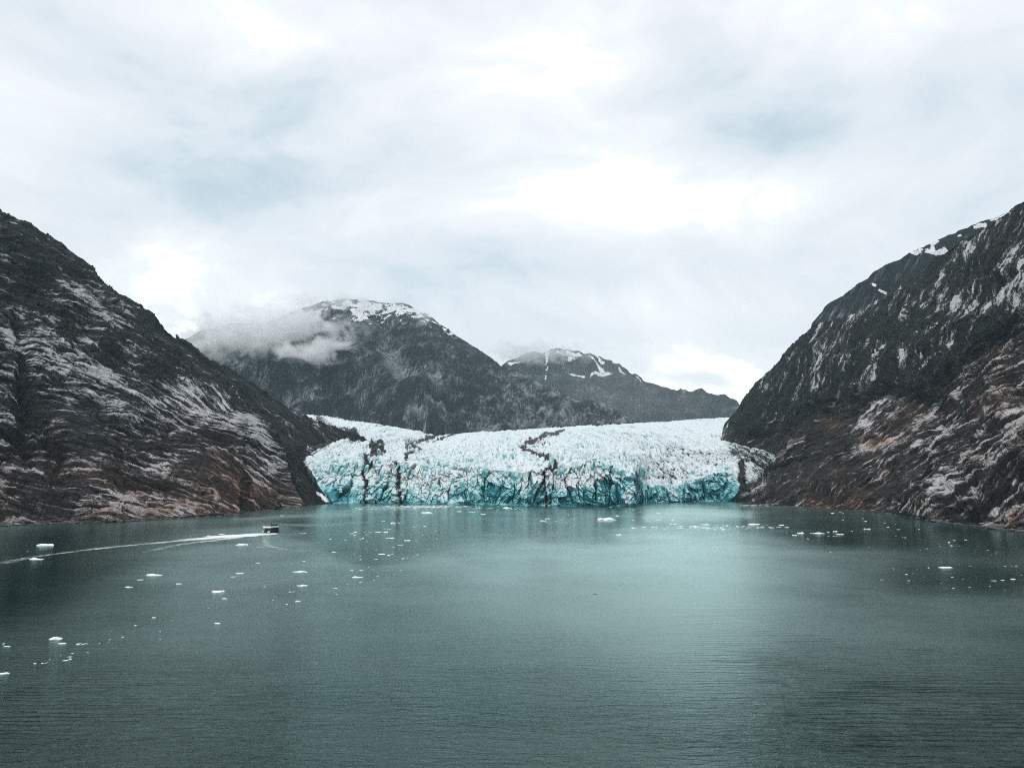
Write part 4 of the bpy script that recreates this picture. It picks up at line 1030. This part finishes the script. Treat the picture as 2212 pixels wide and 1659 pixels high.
G0 = 'ice floes scattered over the fjord'
BIG = [
 (97, 1178, 37, 'white ice floe nearest the left edge above the boat wake', 1, 'w', 1.3),
 (75, 1208, 37, 'flat white ice floe on the left end of the boat wake', 3, 'w', 0.8),
 (333, 1242, 36, 'broad white ice floe in open water left of the wake fan', 0, 'w', 1.2),
 (303, 1252, 17, 'thin ice sliver just below left of the broad floe', 5, 'w', 0.7),
 (278, 1268, 18, 'small flat white floe alone left of the open centre', 6, 'w', 0.9),
 (386, 1261, 14, 'small oval floe right of the broad left floe', 2, 'w', 0.7),
 (521, 1177, 28, 'peaked white floe just below the boat wake', 8, 'w', 1.3),
 (562, 1181, 20, 'low floe between the peaked floe and the boat ripples', 5, 'w', 0.5),
 (517, 1238, 16, 'small floe with a twin just below it, under the boat', 1, 'w', 1.0),
 (504, 1245.5, 12, 'lower twin of two small floes under the boat', 3, 'w', 0.8),
 (470, 1278, 27, 'pale half-sunk floe with a greenish foot in the left water', 4, 'w', 0.8),
 (485, 1293, 12, 'small floe below the pale half-sunk floe', 2, 'w', 0.8),
 (647, 1235, 33, 'wide spreading floe below right of the boat', 0, 'w', 0.9),
 (653, 1265, 28, 'clean white lens-shaped floe below the wide spreading one', 6, 'w', 0.9),
 (631, 1278, 20, 'faint low floe under the lens-shaped floe', 5, 'w', 0.5),
 (644, 1298, 12, 'small bright floe lowest under the lens-shaped one', 7, 'w', 1.0),
 (120, 1380, 31, 'ragged white floe, uppermost of the lower left cluster', 9, 'w', 0.9),
 (134, 1389.5, 18, 'compact white floe just under the ragged one, lower left', 1, 'w', 0.9),
 (176, 1391, 30, 'long thin floe to the right of the lower left cluster', 5, 'w', 0.5),
 (17, 1395.5, 14, 'small floe close to the left edge, lower water', 3, 'w', 0.9),
 (8, 1454, 24, 'lowest floe of all, cut by the left edge', 1, 'w', 0.7),
 (469, 1346.5, 12, 'single rounded floe with a dark reflection in mid water', 2, 'w', 1.3),
 (332, 1334, 9, 'small floe left of the single rounded one', 2, 'w', 1.0),
 (151, 1418, 12, 'upper piece of the broken floes at lower left', 3, 'w', 0.6),
 (141, 1426, 13, 'middle piece of the broken floes at lower left', 5, 'w', 0.7),
 (96, 1432, 18, 'low strung-out piece left of the broken floes', 5, 'w', 0.5),
 (922, 1108, 26, 'thick white floe in front of the glacier, left of centre', 1, 'w', 1.1),
 (1095, 1097.5, 22, 'smooth white floe close under the glacier cliff', 6, 'w', 1.1),
 (1044.5, 1111, 13, 'small peaked floe below the smooth one by the cliff', 8, 'w', 1.2),
 (993, 1105, 10, 'small floe left of the dark-tipped floe by the cliff', 2, 'w', 1.0),
 (1019, 1106.5, 18, 'flat floe between the thick floe and the small peaked floe', 5, 'w', 0.8),
 (844, 1162, 21, 'long flat floe in the middle of the brash-ice field', 3, 'w', 0.7),
 (865, 1177, 17, 'long thin floe lower right in the brash-ice field', 5, 'w', 0.6),
 (771, 1247, 25, 'long bright floe at the foot of the brash-ice field', 3, 'w', 0.8),
 (653, 1151, 22, 'low pale floe right of the boat', 5, 'w', 0.5),
 (1312, 1123, 43, 'largest white iceberg with a jagged top, right of centre', 8, 'w', 1.5),
 (1455, 1132, 19, 'low white floe right of the largest iceberg', 5, 'w', 0.9),
 (1524, 1134, 19, 'dark-sided teal floe in the line of ice at right', 2, 't', 1.0),
 (1547, 1135, 18, 'flat teal floe right of the dark-sided one', 3, 't', 0.5),
 (1580, 1141.5, 52, 'long flat teal ice sheet awash in the right-hand line', 0, 't', 0.25),
 (1600, 1136.5, 44, 'thin pale slush sheet just beyond the long teal ice sheet', 3, 't', 0.2),
 (1462, 1136, 46, 'thin pale slush sheet right of the largest iceberg', 0, 't', 0.18),
 (1628, 1133, 31, 'white ridge-topped floe at the end of the teal ice', 8, 'w', 1.0),
 (1767, 1152, 35, 'long smooth white floe in front of the right shore', 6, 'w', 0.7),
 (1814, 1154, 16, 'squarish white floe right of the long smooth one', 1, 'w', 1.0),
 (2041, 1226, 27, 'bright white floe alone in the dark right-hand water', 1, 'w', 1.1),
 (389, 1369, 8, 'small dark lump with a short dark trail in mid water', 4, 'd', 1.3),
 (1285, 1283, 11, 'dark greenish lump alone in the smooth central water', 4, 'd', 0.8),
 (1495, 1174, 9, 'thin dark ice sliver in the brightest water', 0, 'd', 0.6),
]
for vx, vy, wp_, lab, var, mk, hs in BIG:
    floe(vx, vy, wp_, lab, G0, var, mk, hs)

MARKS = [(97, 1178, 'the leftmost big floe'), (75, 1208, 'the flat wake-end floe'), (333, 1242, 'the broad left floe'), (521, 1177, 'the peaked floe'), (470, 1278, 'the half-sunk pale floe'),
         (653, 1265, 'the lens-shaped floe'), (120, 1380, 'the ragged left floe'), (176, 1391, 'the long left floe'), (469, 1346, 'the single rounded floe'), (922, 1108, 'the thick central floe'),
         (1095, 1097, 'the smooth cliff-foot floe'), (844, 1162, 'the long flat brash floe'), (865, 1177, 'the long thin brash floe'), (771, 1247, 'the long bright floe'), (589, 1141, 'the tour boat'),
         (1312, 1123, 'the largest iceberg'), (1535, 1134, 'the dark-sided teal floe'), (1580, 1141, 'the long teal ice sheet'), (1628, 1133, 'the ridge-topped floe'), (1767, 1152, 'the long smooth right floe'),
         (1814, 1154, 'the squarish right-hand floe'), (2041, 1226, 'the bright lone right floe'), (151, 1420, 'the broken left floes'), (1178, 1094, 'the dark cliff streak'), (866, 1094, 'the dark ice pinnacle')]
ORD = ['leftmost', 'second from left', 'third from left', 'fourth from left', 'fifth from left', 'sixth from left', 'seventh from left', 'eighth from left', 'ninth from left', 'tenth from left', 'eleventh from left', 'twelfth from left', 'thirteenth from left', 'fourteenth from left', 'fifteenth from left']
PEND = []
def cluster(pts, label, group):
    for p in pts:
        wd_ = p[2] if len(p) > 2 else random.uniform(3, 6)
        o = floe(p[0], p[1], wd_, label, group, hs=random.uniform(0.6, 1.2))
        m_ = min(MARKS, key=lambda q: math.hypot(q[0] - p[0], (q[1] - p[1]) * 2.0))
        dx_, dy_ = p[0] - m_[0], (p[1] - m_[1]) * 2.0
        dr = ('left of' if dx_ < 0 else 'right of') if abs(dx_) > abs(dy_) * 1.3 else ('beyond' if dy_ < 0 else 'below')
        size = 'long' if wd_ > 10.5 else 'small' if wd_ >= 6 else 'tiny'
        PEND.append((o, size, dr, m_[2], p[0]))
def settle_labels():
    groups = {}
    for q in PEND: groups.setdefault(q[1:4], []).append(q)
    for (size, dr, mk_), L_ in groups.items():
        L_.sort(key=lambda q: q[4])
        for i, q in enumerate(L_):
            if len(L_) == 1: q[0]['label'] = f'{size} white ice scrap {dr} {mk_}'
            elif i < len(ORD): q[0]['label'] = f'{ORD[i]} of the {size} ice scraps {dr} {mk_}'

cluster([(828, 1125.5, 10), (849, 1130.6, 14), (862, 1130, 6), (853, 1135, 6), (832, 1142, 7), (841, 1143.5, 10), (834, 1149.5, 10), (817, 1149.7, 15), (798.5, 1150, 10), (794, 1154.5, 10), (768, 1149.5, 8), (760, 1152.5, 10), (766, 1156, 8),
         (784, 1163, 7), (745, 1167, 9), (714, 1164.5, 5), (881, 1167.5, 13), (900, 1168, 7), (944, 1164, 5), (850, 1181, 9), (918, 1137, 9), (895, 1138, 5), (941, 1147, 4), (766, 1161, 5), (778, 1165), (793, 1169), (822, 1168), (905, 1150), (890, 1155), (913, 1156, 5), (788, 1149)],
        'small white ice scrap in the brash-ice field before the glacier', 'brash ice left of centre')
cluster([(722, 1192, 10), (765, 1196, 7), (779.6, 1208.6, 8), (812, 1208, 9), (825, 1197, 16), (840, 1199, 9), (848, 1196.5, 6), (857, 1209, 6), (870.5, 1206.5, 7), (880, 1204.5, 5), (895, 1201, 5), (902, 1198, 8), (778, 1200.5, 4),
         (760, 1232, 8), (779.6, 1232, 10), (816, 1245, 6), (808, 1253, 6), (750.6, 1261, 7), (779, 1257, 8), (724.7, 1270, 11), (727, 1283, 5), (866, 1232, 7), (851, 1240, 4), (806, 1229, 5), (791, 1184, 4), (812, 1188, 6), (897, 1182), (926, 1186), (797, 1225)],
        'small white ice scrap in the lower, looser part of the brash ice', 'loose brash ice below the field')
cluster([(1182, 1120.5, 11), (1172, 1125, 14), (1180, 1127, 8), (1200.5, 1126, 7), (1333.5, 1114.5, 8), (1352, 1104.5, 5), (1368, 1101, 6), (1383, 1106.5, 5), (1367.6, 1124, 7), (1319.5, 1095.5, 7), (1212, 1123, 3), (1240, 1121, 4), (1222, 1127, 3), (1160, 1121, 3), (1228, 1112, 4)],
        'small white ice scrap below the middle of the glacier cliff', 'ice scraps under the cliff centre')
cluster([(1422, 1108, 7), (1470, 1139.5, 8), (1423, 1123, 13), (1454, 1124, 8), (1528, 1142, 10), (1401, 1140, 5), (1435, 1143, 4), (1336.6, 1155.5, 12), (1688, 1134.5, 12), (1683, 1138.5, 11), (1660, 1138), (1670, 1142), (1400, 1126, 4), (1505, 1138, 5), (1610, 1137, 6)],
        'small pale ice piece in the drift line right of the largest iceberg', 'drift line of ice at right')
cluster([(1730, 1152, 14), (1717, 1156, 10), (1790, 1157.6, 5), (1800.6, 1157.6, 5), (1807, 1157.8, 5), (1789, 1149, 6), (1804.5, 1148, 10), (1745, 1163.5, 5), (1799, 1108.5, 9), (1815, 1106.5, 6), (1820.7, 1109, 6), (1869, 1126, 8), (1874, 1142.5, 15), (1942, 1143.5, 10),
         (1918, 1138.5, 7), (1978, 1134), (1985, 1143, 4), (1824, 1116, 3), (1821, 1123, 4), (1911, 1129), (1935, 1132), (1935, 1158, 3), (1950, 1160, 3), (1864, 1120, 4), (1840, 1147), (1700, 1152), (1955, 1161)],
        'small white ice scrap close off the right shore', 'ice scraps off the right shore')
cluster([(1905, 1252, 8), (1963, 1254, 10), (1961, 1259, 4), (2005.6, 1224, 5), (2050, 1171.5, 6), (2061, 1167, 7), (2056, 1178.6, 8), (2031, 1180, 3), (2072, 1179.5, 3), (2086, 1166, 6), (2003, 1185, 5), (2134, 1188, 7), (2151, 1193.6, 5), (2140.6, 1198.5, 4), (2167.6, 1182, 3),
         (1794, 1193, 8), (2096, 1222.5, 5), (2105, 1224, 3), (2171, 1222.5, 7), (2195, 1222, 6), (2146, 1254, 13), (2165.5, 1253.4, 9), (2188, 1250.8, 12), (2138.5, 1265.5, 5), (2057, 1246.5, 6), (2080, 1250, 6), (2095, 1268, 5), (1958, 1240.5, 6), (2006, 1227, 4),
         (1982, 1230, 4), (1954, 1230, 3), (1972, 1238, 3), (1988, 1188.4, 3), (1996, 1246, 3), (1887, 1256, 3), (2033, 1260, 3), (2206, 1241.6, 4), (2171, 1275, 3), (1932, 1189, 3), (1877, 1181, 3), (2185, 1222), (2060, 1270), (1930, 1228)],
        'tiny white ice scrap in the dark water at right', 'tiny ice scraps in the dark right water')
cluster([(557, 1216, 11), (572, 1267, 6), (479, 1154, 14), (451, 1157.5, 12), (412, 1157, 6), (657, 1212, 7), (721, 1192.5, 9), (714, 1164, 4), (727, 1283, 4), (610, 1113.6, 9), (265, 1376.5, 8), (235, 1386, 6), (237, 1381, 5), (215, 1389, 4), (190, 1408, 4), (8, 1390, 6),
         (151.5, 1423, 9), (156, 1411, 7), (75, 1432.5, 8), (107, 1424, 4), (131, 1416, 5), (240, 1362, 3), (346, 1381, 4), (452, 1314, 5), (293, 1350, 6), (346, 1363, 4), (520, 1328, 3), (557, 1310, 3), (597, 1310, 3), (590, 1296, 4), (212, 1172, 3), (60, 1190, 3), (128, 1160, 3), (620, 1305, 6), (372, 1339, 4)],
        'small white ice scrap scattered in the left-hand water', 'small floes in the left water')
settle_labels()
# brash ice packed along the foot of the cliff: past counting
def brash():
    V0, F0 = lump(901, 0.12, n=1, pin=0.2)
    Vs, Fs = [], []
    base = 0
    spots = []
    for k in range(420):
        u = random.random()
        if u < 0.5:
            spots.append((random.gauss(905, 42), random.gauss(1094.5, 1.2)))
        elif u < 0.75:
            spots.append((random.uniform(760, 1150), random.gauss(1097, 3)))
        elif u < 0.9:
            spots.append((random.gauss(1540, 70), random.gauss(1139, 2.0)))
        else:
            spots.append((random.uniform(1600, 1660), random.gauss(1091, 0.6)))
    for vx, vy in spots:
        if vy < 1091.5: vy = 1091.5 + random.random()
        D = float(water_depth(vy)); x, y, _ = at(vx, vy, D)
        sc = random.uniform(0.8, 3.2) * (1 if random.random() < 0.9 else 1.8)
        an = random.uniform(-0.4, 0.4); c, s = math.cos(an), math.sin(an)
        W = V0 * sc
        Vs.append(np.stack([W[:, 0] * 1.6 * c - W[:, 1] * s + float(x), W[:, 0] * 1.6 * s + W[:, 1] * c + float(y), W[:, 2]], -1))
        Fs.append(F0 + base); base += len(V0)
    me = raw_mesh('brash_ice', np.concatenate(Vs), np.concatenate(Fs), M_FLOE)
    tag(obj('brash_ice', me), 'fine white brash ice packed under the glacier cliff', None, None, 'stuff')
brash()

# ------------------------------------------------------------------ tour boat
def simple_mat(name, col, rough=0.5, metal=0.0, var=0.15):
    m, t = new_mat(name)
    wp = t.new('ShaderNodeTexCoord').outputs['Object']
    n = t.noise(wp, 2.2, 4, 0.6)
    c = t.mix(n, tuple(x * (1 - var) for x in col), tuple(min(1, x * (1 + var)) for x in col))
    b = t.new('ShaderNodeBsdfPrincipled', {'Base Color': c, 'Roughness': rough, 'Metallic': metal})
    finish(t, b.outputs[0]); return m
M_HULL = simple_mat('dark_hull_paint', (0.012, 0.012, 0.014), 0.4)
M_WHITE = simple_mat('white_boat_paint', (0.82, 0.83, 0.83), 0.4)
M_DARKGREY = simple_mat('dark_grey_paint', (0.03, 0.03, 0.035), 0.5)
M_GLASS = simple_mat('dark_window_glass', (0.01, 0.012, 0.014), 0.08)
M_DECK = simple_mat('grey_deck', (0.16, 0.17, 0.17), 0.7)
M_METAL = simple_mat('rail_metal', (0.25, 0.26, 0.27), 0.35, 0.8)
M_ORANGE = simple_mat('life_ring_white', (0.85, 0.84, 0.80), 0.5)

class MB:
    def __init__(s): s.v = []; s.f = []
    def box(s, x0, x1, y0, y1, z0, z1, tx=0.0):
        b = len(s.v)
        s.v += [(x0, y0, z0), (x1, y0, z0), (x1, y1, z0), (x0, y1, z0), (x0 + tx, y0, z1), (x1 - tx, y0, z1), (x1 - tx, y1, z1), (x0 + tx, y1, z1)]
        for q in ((0, 3, 2, 1), (4, 5, 6, 7), (0, 1, 5, 4), (1, 2, 6, 5), (2, 3, 7, 6), (3, 0, 4, 7)): s.f.append(tuple(b + i for i in q))
        return s
    def tube(s, p, q, r, n=6, r2=None):
        p, q = Vector(p), Vector(q); d = (q - p).normalized()
        a = d.orthogonal().normalized(); c = d.cross(a); r2 = r if r2 is None else r2
        b = len(s.v)
        for P, R in ((p, r), (q, r2)):
            for i in range(n):
                an = 2 * math.pi * i / n
                s.v.append(tuple(P + a * math.cos(an) * R + c * math.sin(an) * R))
        for i in range(n):
            j = (i + 1) % n
            s.f.append((b + i, b + j, b + n + j, b + n + i))
        s.f.append(tuple(b + i for i in reversed(range(n)))); s.f.append(tuple(b + n + i for i in range(n)))
        return s
    def prism(s, outline, z0, z1, z0f=None, z1f=None, shrink=1.0):
        """outline in x,y; optional functions for the heights"""
        b = len(s.v); n = len(outline)
        for x, y in outline: s.v.append((x, y * shrink, z0f(x) if z0f else z0))
        for x, y in outline: s.v.append((x, y, z1f(x) if z1f else z1))
        for i in range(n):
            j = (i + 1) % n
            s.f.append((b + i, b + j, b + n + j, b + n + i))
        s.f.append(tuple(b + i for i in reversed(range(n)))); s.f.append(tuple(b + n + i for i in range(n)))
        return s
    def build(s, name, mat, parent=None):
        me = bpy.data.meshes.new(name); me.from_pydata(s.v, [], s.f); me.materials.append(mat); me.validate()
        return obj(name, me, parent)

bD = float(water_depth(1150.5))
bx, by, _ = [float(q) for q in at(588, 1150.5, bD)]
boat = bpy.data.objects.new('tour_boat', None); COL.objects.link(boat)
tag(boat, 'small dark double-deck tour boat with a white band heading for the glacier', 'boat')
boat.location = (bx, by, 0)
boat.rotation_euler = (0, 0, math.radians(90 - 17))      # bow along +x of the boat
# outline of the deck, bow at +x
L, B = 7.6, 3.0
out = [(-L, -B), (-L + 0.3, -B), (2.5, -B), (5.0, -B * 0.82), (6.8, -B * 0.45), (7.9, 0), (6.8, B * 0.45), (5.0, B * 0.82), (2.5, B), (-L + 0.3, B), (-L, B)]
MB().prism(out, -0.5, 1.5, z1f=lambda x: 1.35 + 0.55 * max(0, (x - 1) / 7) ** 1.5, shrink=0.86).build('hull', M_HULL, boat)
MB().prism([(x * 1.005, y * 1.02) for x, y in out], 1.3, 1.5, z0f=lambda x: 1.30 + 0.55 * max(0, (x - 1) / 7) ** 1.5, z1f=lambda x: 1.46 + 0.55 * max(0, (x - 1) / 7) ** 1.5).build('rubbing_strake', M_DARKGREY, boat)
cab = MB().box(-5.6, 4.2, -2.5, 2.5, 1.46, 3.85, 0.15).build('cabin', M_DARKGREY, boat)
for i in range(6):
    for sgn in (-1, 1):
        MB().box(-5.0 + i * 1.5, -3.85 + i * 1.5, sgn * 2.505 - 0.02, sgn * 2.505 + 0.02, 2.3, 3.4).build('window', M_GLASS, cab)
for sy in (-1.5, 0.55):
    MB().box(-5.64, -5.56, sy, sy + 0.95, 1.55, 3.4).build('door', M_GLASS, cab)
deck2 = [(-6.9, -B), (2.6, -B), (4.9, -B * 0.7), (5.4, 0), (4.9, B * 0.7), (2.6, B), (-6.9, B)]
MB().prism(deck2, 3.85, 4.0).build('upper_deck', M_DECK, boat)
# white bulwark round the upper deck: walls of its own thickness
bw = MB()
dk = [(x, y * 1.01) for x, y in deck2]
for (xa, ya), (xb, yb) in zip(dk, dk[1:] + dk[:1]):
    d = Vector((xb - xa, yb - ya)); nrm = Vector((-d.y, d.x)).normalized() * 0.06
    b = len(bw.v)
    for z in (3.70, 4.80):
        bw.v += [(xa - nrm.x, ya - nrm.y, z), (xb - nrm.x, yb - nrm.y, z), (xb + nrm.x, yb + nrm.y, z), (xa + nrm.x, ya + nrm.y, z)]
    for q in ((0, 3, 2, 1), (4, 5, 6, 7), (0, 1, 5, 4), (1, 2, 6, 5), (2, 3, 7, 6), (3, 0, 4, 7)): bw.f.append(tuple(b + i for i in q))
bw.build('bulwark', M_WHITE, boat)
for px_, py_ in ((-6.7, -2.8), (-6.7, 2.8)):
    MB().tube((px_, py_, 1.3), (px_, py_, 3.85), 0.07).build('post', M_METAL, boat)
wh = MB().box(1.0, 4.0, -1.7, 1.7, 4.0, 5.7, 0.12).build('wheelhouse', M_DARKGREY, boat)
MB().box(0.8, 4.2, -1.9, 1.9, 5.7, 5.85).build('roof', M_DARKGREY, wh)
MB().box(4.0 - 0.06, 4.02, -1.4, 1.4, 4.8, 5.5).build('window', M_GLASS, wh)
for i in range(4):
    for sy in (-2.0, 0.4):
        MB().box(-6.0 + i * 1.5, -5.6 + i * 1.5, sy, sy + 1.6, 4.0, 4.9).build('bench', M_HULL, boat)
mast = MB().tube((-1.0, 0, 4.0), (-1.4, 0, 7.9), 0.34, 8, 0.14).tube((-1.35, -0.7, 6.9), (-1.35, 0.7, 6.9), 0.07).build('mast', M_HULL, boat)
MB().box(-1.9, -0.9, -0.12, 0.12, 7.3, 7.45).build('radar_bar', M_WHITE, mast)
rl = MB()
for z in (4.85, 5.15):
    for (xa, ya), (xb, yb) in zip(dk[-2:] + dk[:3], (dk[-2:] + dk[:3])[1:]):
        rl.tube((xa, ya, z), (xb, yb, z), 0.035, 4)
for x in np.linspace(-6.8, 2.4, 8):
    for sy in (-3.0, 3.0): rl.tube((x, sy, 4.6), (x, sy, 5.15), 0.035, 4)
rl.build('railing', M_METAL, boat)

def torus(R, r, nu=14, nv=6):
    v, f = [], []
    for i in range(nu):
        for j in range(nv):
            a, b2 = 2 * math.pi * i / nu, 2 * math.pi * j / nv
            v.append((r * math.sin(b2), (R + r * math.cos(b2)) * math.cos(a), (R + r * math.cos(b2)) * math.sin(a)))
    for i in range(nu):
        for j in range(nv):
            f.append((i * nv + j, ((i + 1) % nu) * nv + j, ((i + 1) % nu) * nv + (j + 1) % nv, i * nv + (j + 1) % nv))
    return v, f
tv, tf = torus(0.42, 0.13)
for yy in (-2.6, -1.9, 2.3):
    me = bpy.data.meshes.new('life_ring'); me.from_pydata([(x - 7.75, y + yy, z + 1.1) for x, y, z in tv], [], tf); me.materials.append(M_ORANGE)
    obj('life_ring', me, boat)

# ------------------------------------------------------------------ wake foam
mf, tfm = new_mat('wake_foam')
wpn = tfm.new('ShaderNodeNewGeometry').outputs['Position']
fa = tfm.attr('foam')
fn = tfm.noise(tfm.scale(wpn, (0.5, 0.8, 0)), 1.0, 5, 0.65)
fn2 = tfm.noise(tfm.scale(wpn, (0.06, 0.08, 0)), 1.0, 3, 0.6)
al = tfm.ramp(tfm.math('ADD', fa, tfm.math('ADD', tfm.math('MULTIPLY', tfm.math('SUBTRACT', fn, 0.5), 1.5), tfm.math('MULTIPLY', tfm.math('SUBTRACT', fn2, 0.5), 0.8))), 0.28, 1.0)
fb = tfm.new('ShaderNodeBsdfPrincipled', {'Base Color': (0.84, 0.89, 0.89, 1), 'Roughness': 0.8, 'Alpha': al})
finish(tfm, fb.outputs[0])

def foam_strip(name, pts, label, z=0.03, n=160, m=12):
    p = np.array(pts, float)
    s = np.linspace(0, 1, n)
    k = np.linspace(0, 1, len(p))
    vx, vy, wd, st = [np.interp(s, k, p[:, i]) for i in range(4)]
    vx = smooth_rows(vx, 8); vy = smooth_rows(vy, 8)
    X, Y, _ = at(vx, vy, water_depth(vy))
    dx, dy = np.gradient(X), np.gradient(Y); ln = np.hypot(dx, dy)
    nx, ny = -dy / ln, dx / ln
    c = np.linspace(-1, 1, m)[:, None]
    wd = wd * 1.8 * (1 + 0.35 * vn(np.arange(n) / 4.0, np.zeros(n), seed=8))
    PX = X + nx * c * wd; PY = Y + ny * c * wd
    hgt = z + 0.12 * np.clip(st, 0, 1) * (1 - c ** 2) * (0.5 + 0.5 * vn(PX / 1.5, PY / 1.5, seed=5))
    foam = st * (1 - np.abs(c) ** 2)
    me = raw_mesh(name, np.stack([PX, PY, hgt], -1).reshape(-1, 3), grid_faces(m, n), mf, dict(foam=foam.reshape(-1)), smooth=True)
    o = obj(name, me)
    tag(o, label, 'wake', None, 'stuff')
foam_strip('wake_foam', [(586, 1151.5, 3.4, 1.6), (566, 1153.5, 7.5, 1.6), (530, 1156, 10, 1.35), (480, 1159.5, 9.5, 1.1), (400, 1167, 5.6, 0.68), (300, 1176, 4.2, 0.62), (220, 1184, 3.6, 0.58), (166, 1190.5, 3.2, 0.52), (83, 1201, 3.0, 0.46), (0, 1216, 3.0, 0.40), (-120, 1240, 2, 0.2)],
           'white foam trail of the boat running to the left edge')
foam_strip('wake_foam', [(560, 1155.5, 2.8, 1.0), (520, 1159.5, 4.4, 0.9), (466, 1167, 3.6, 0.66), (420, 1172, 3.2, 0.58), (383, 1177, 2.8, 0.5), (333, 1188, 2.6, 0.42), (300, 1196, 1.4, 0.2)],
           'shorter second foam line branching below the main trail', z=0.05)
foam_strip('wake_foam', [(575, 1160, 1.2, 0.35), (570, 1168, 1.4, 0.5), (582, 1180, 2.6, 0.5), (610, 1186, 2.2, 0.45), (650, 1190, 1.6, 0.4), (690, 1192, 1.4, 0.25)],
           'faint foam curl below the boat', z=0.04)
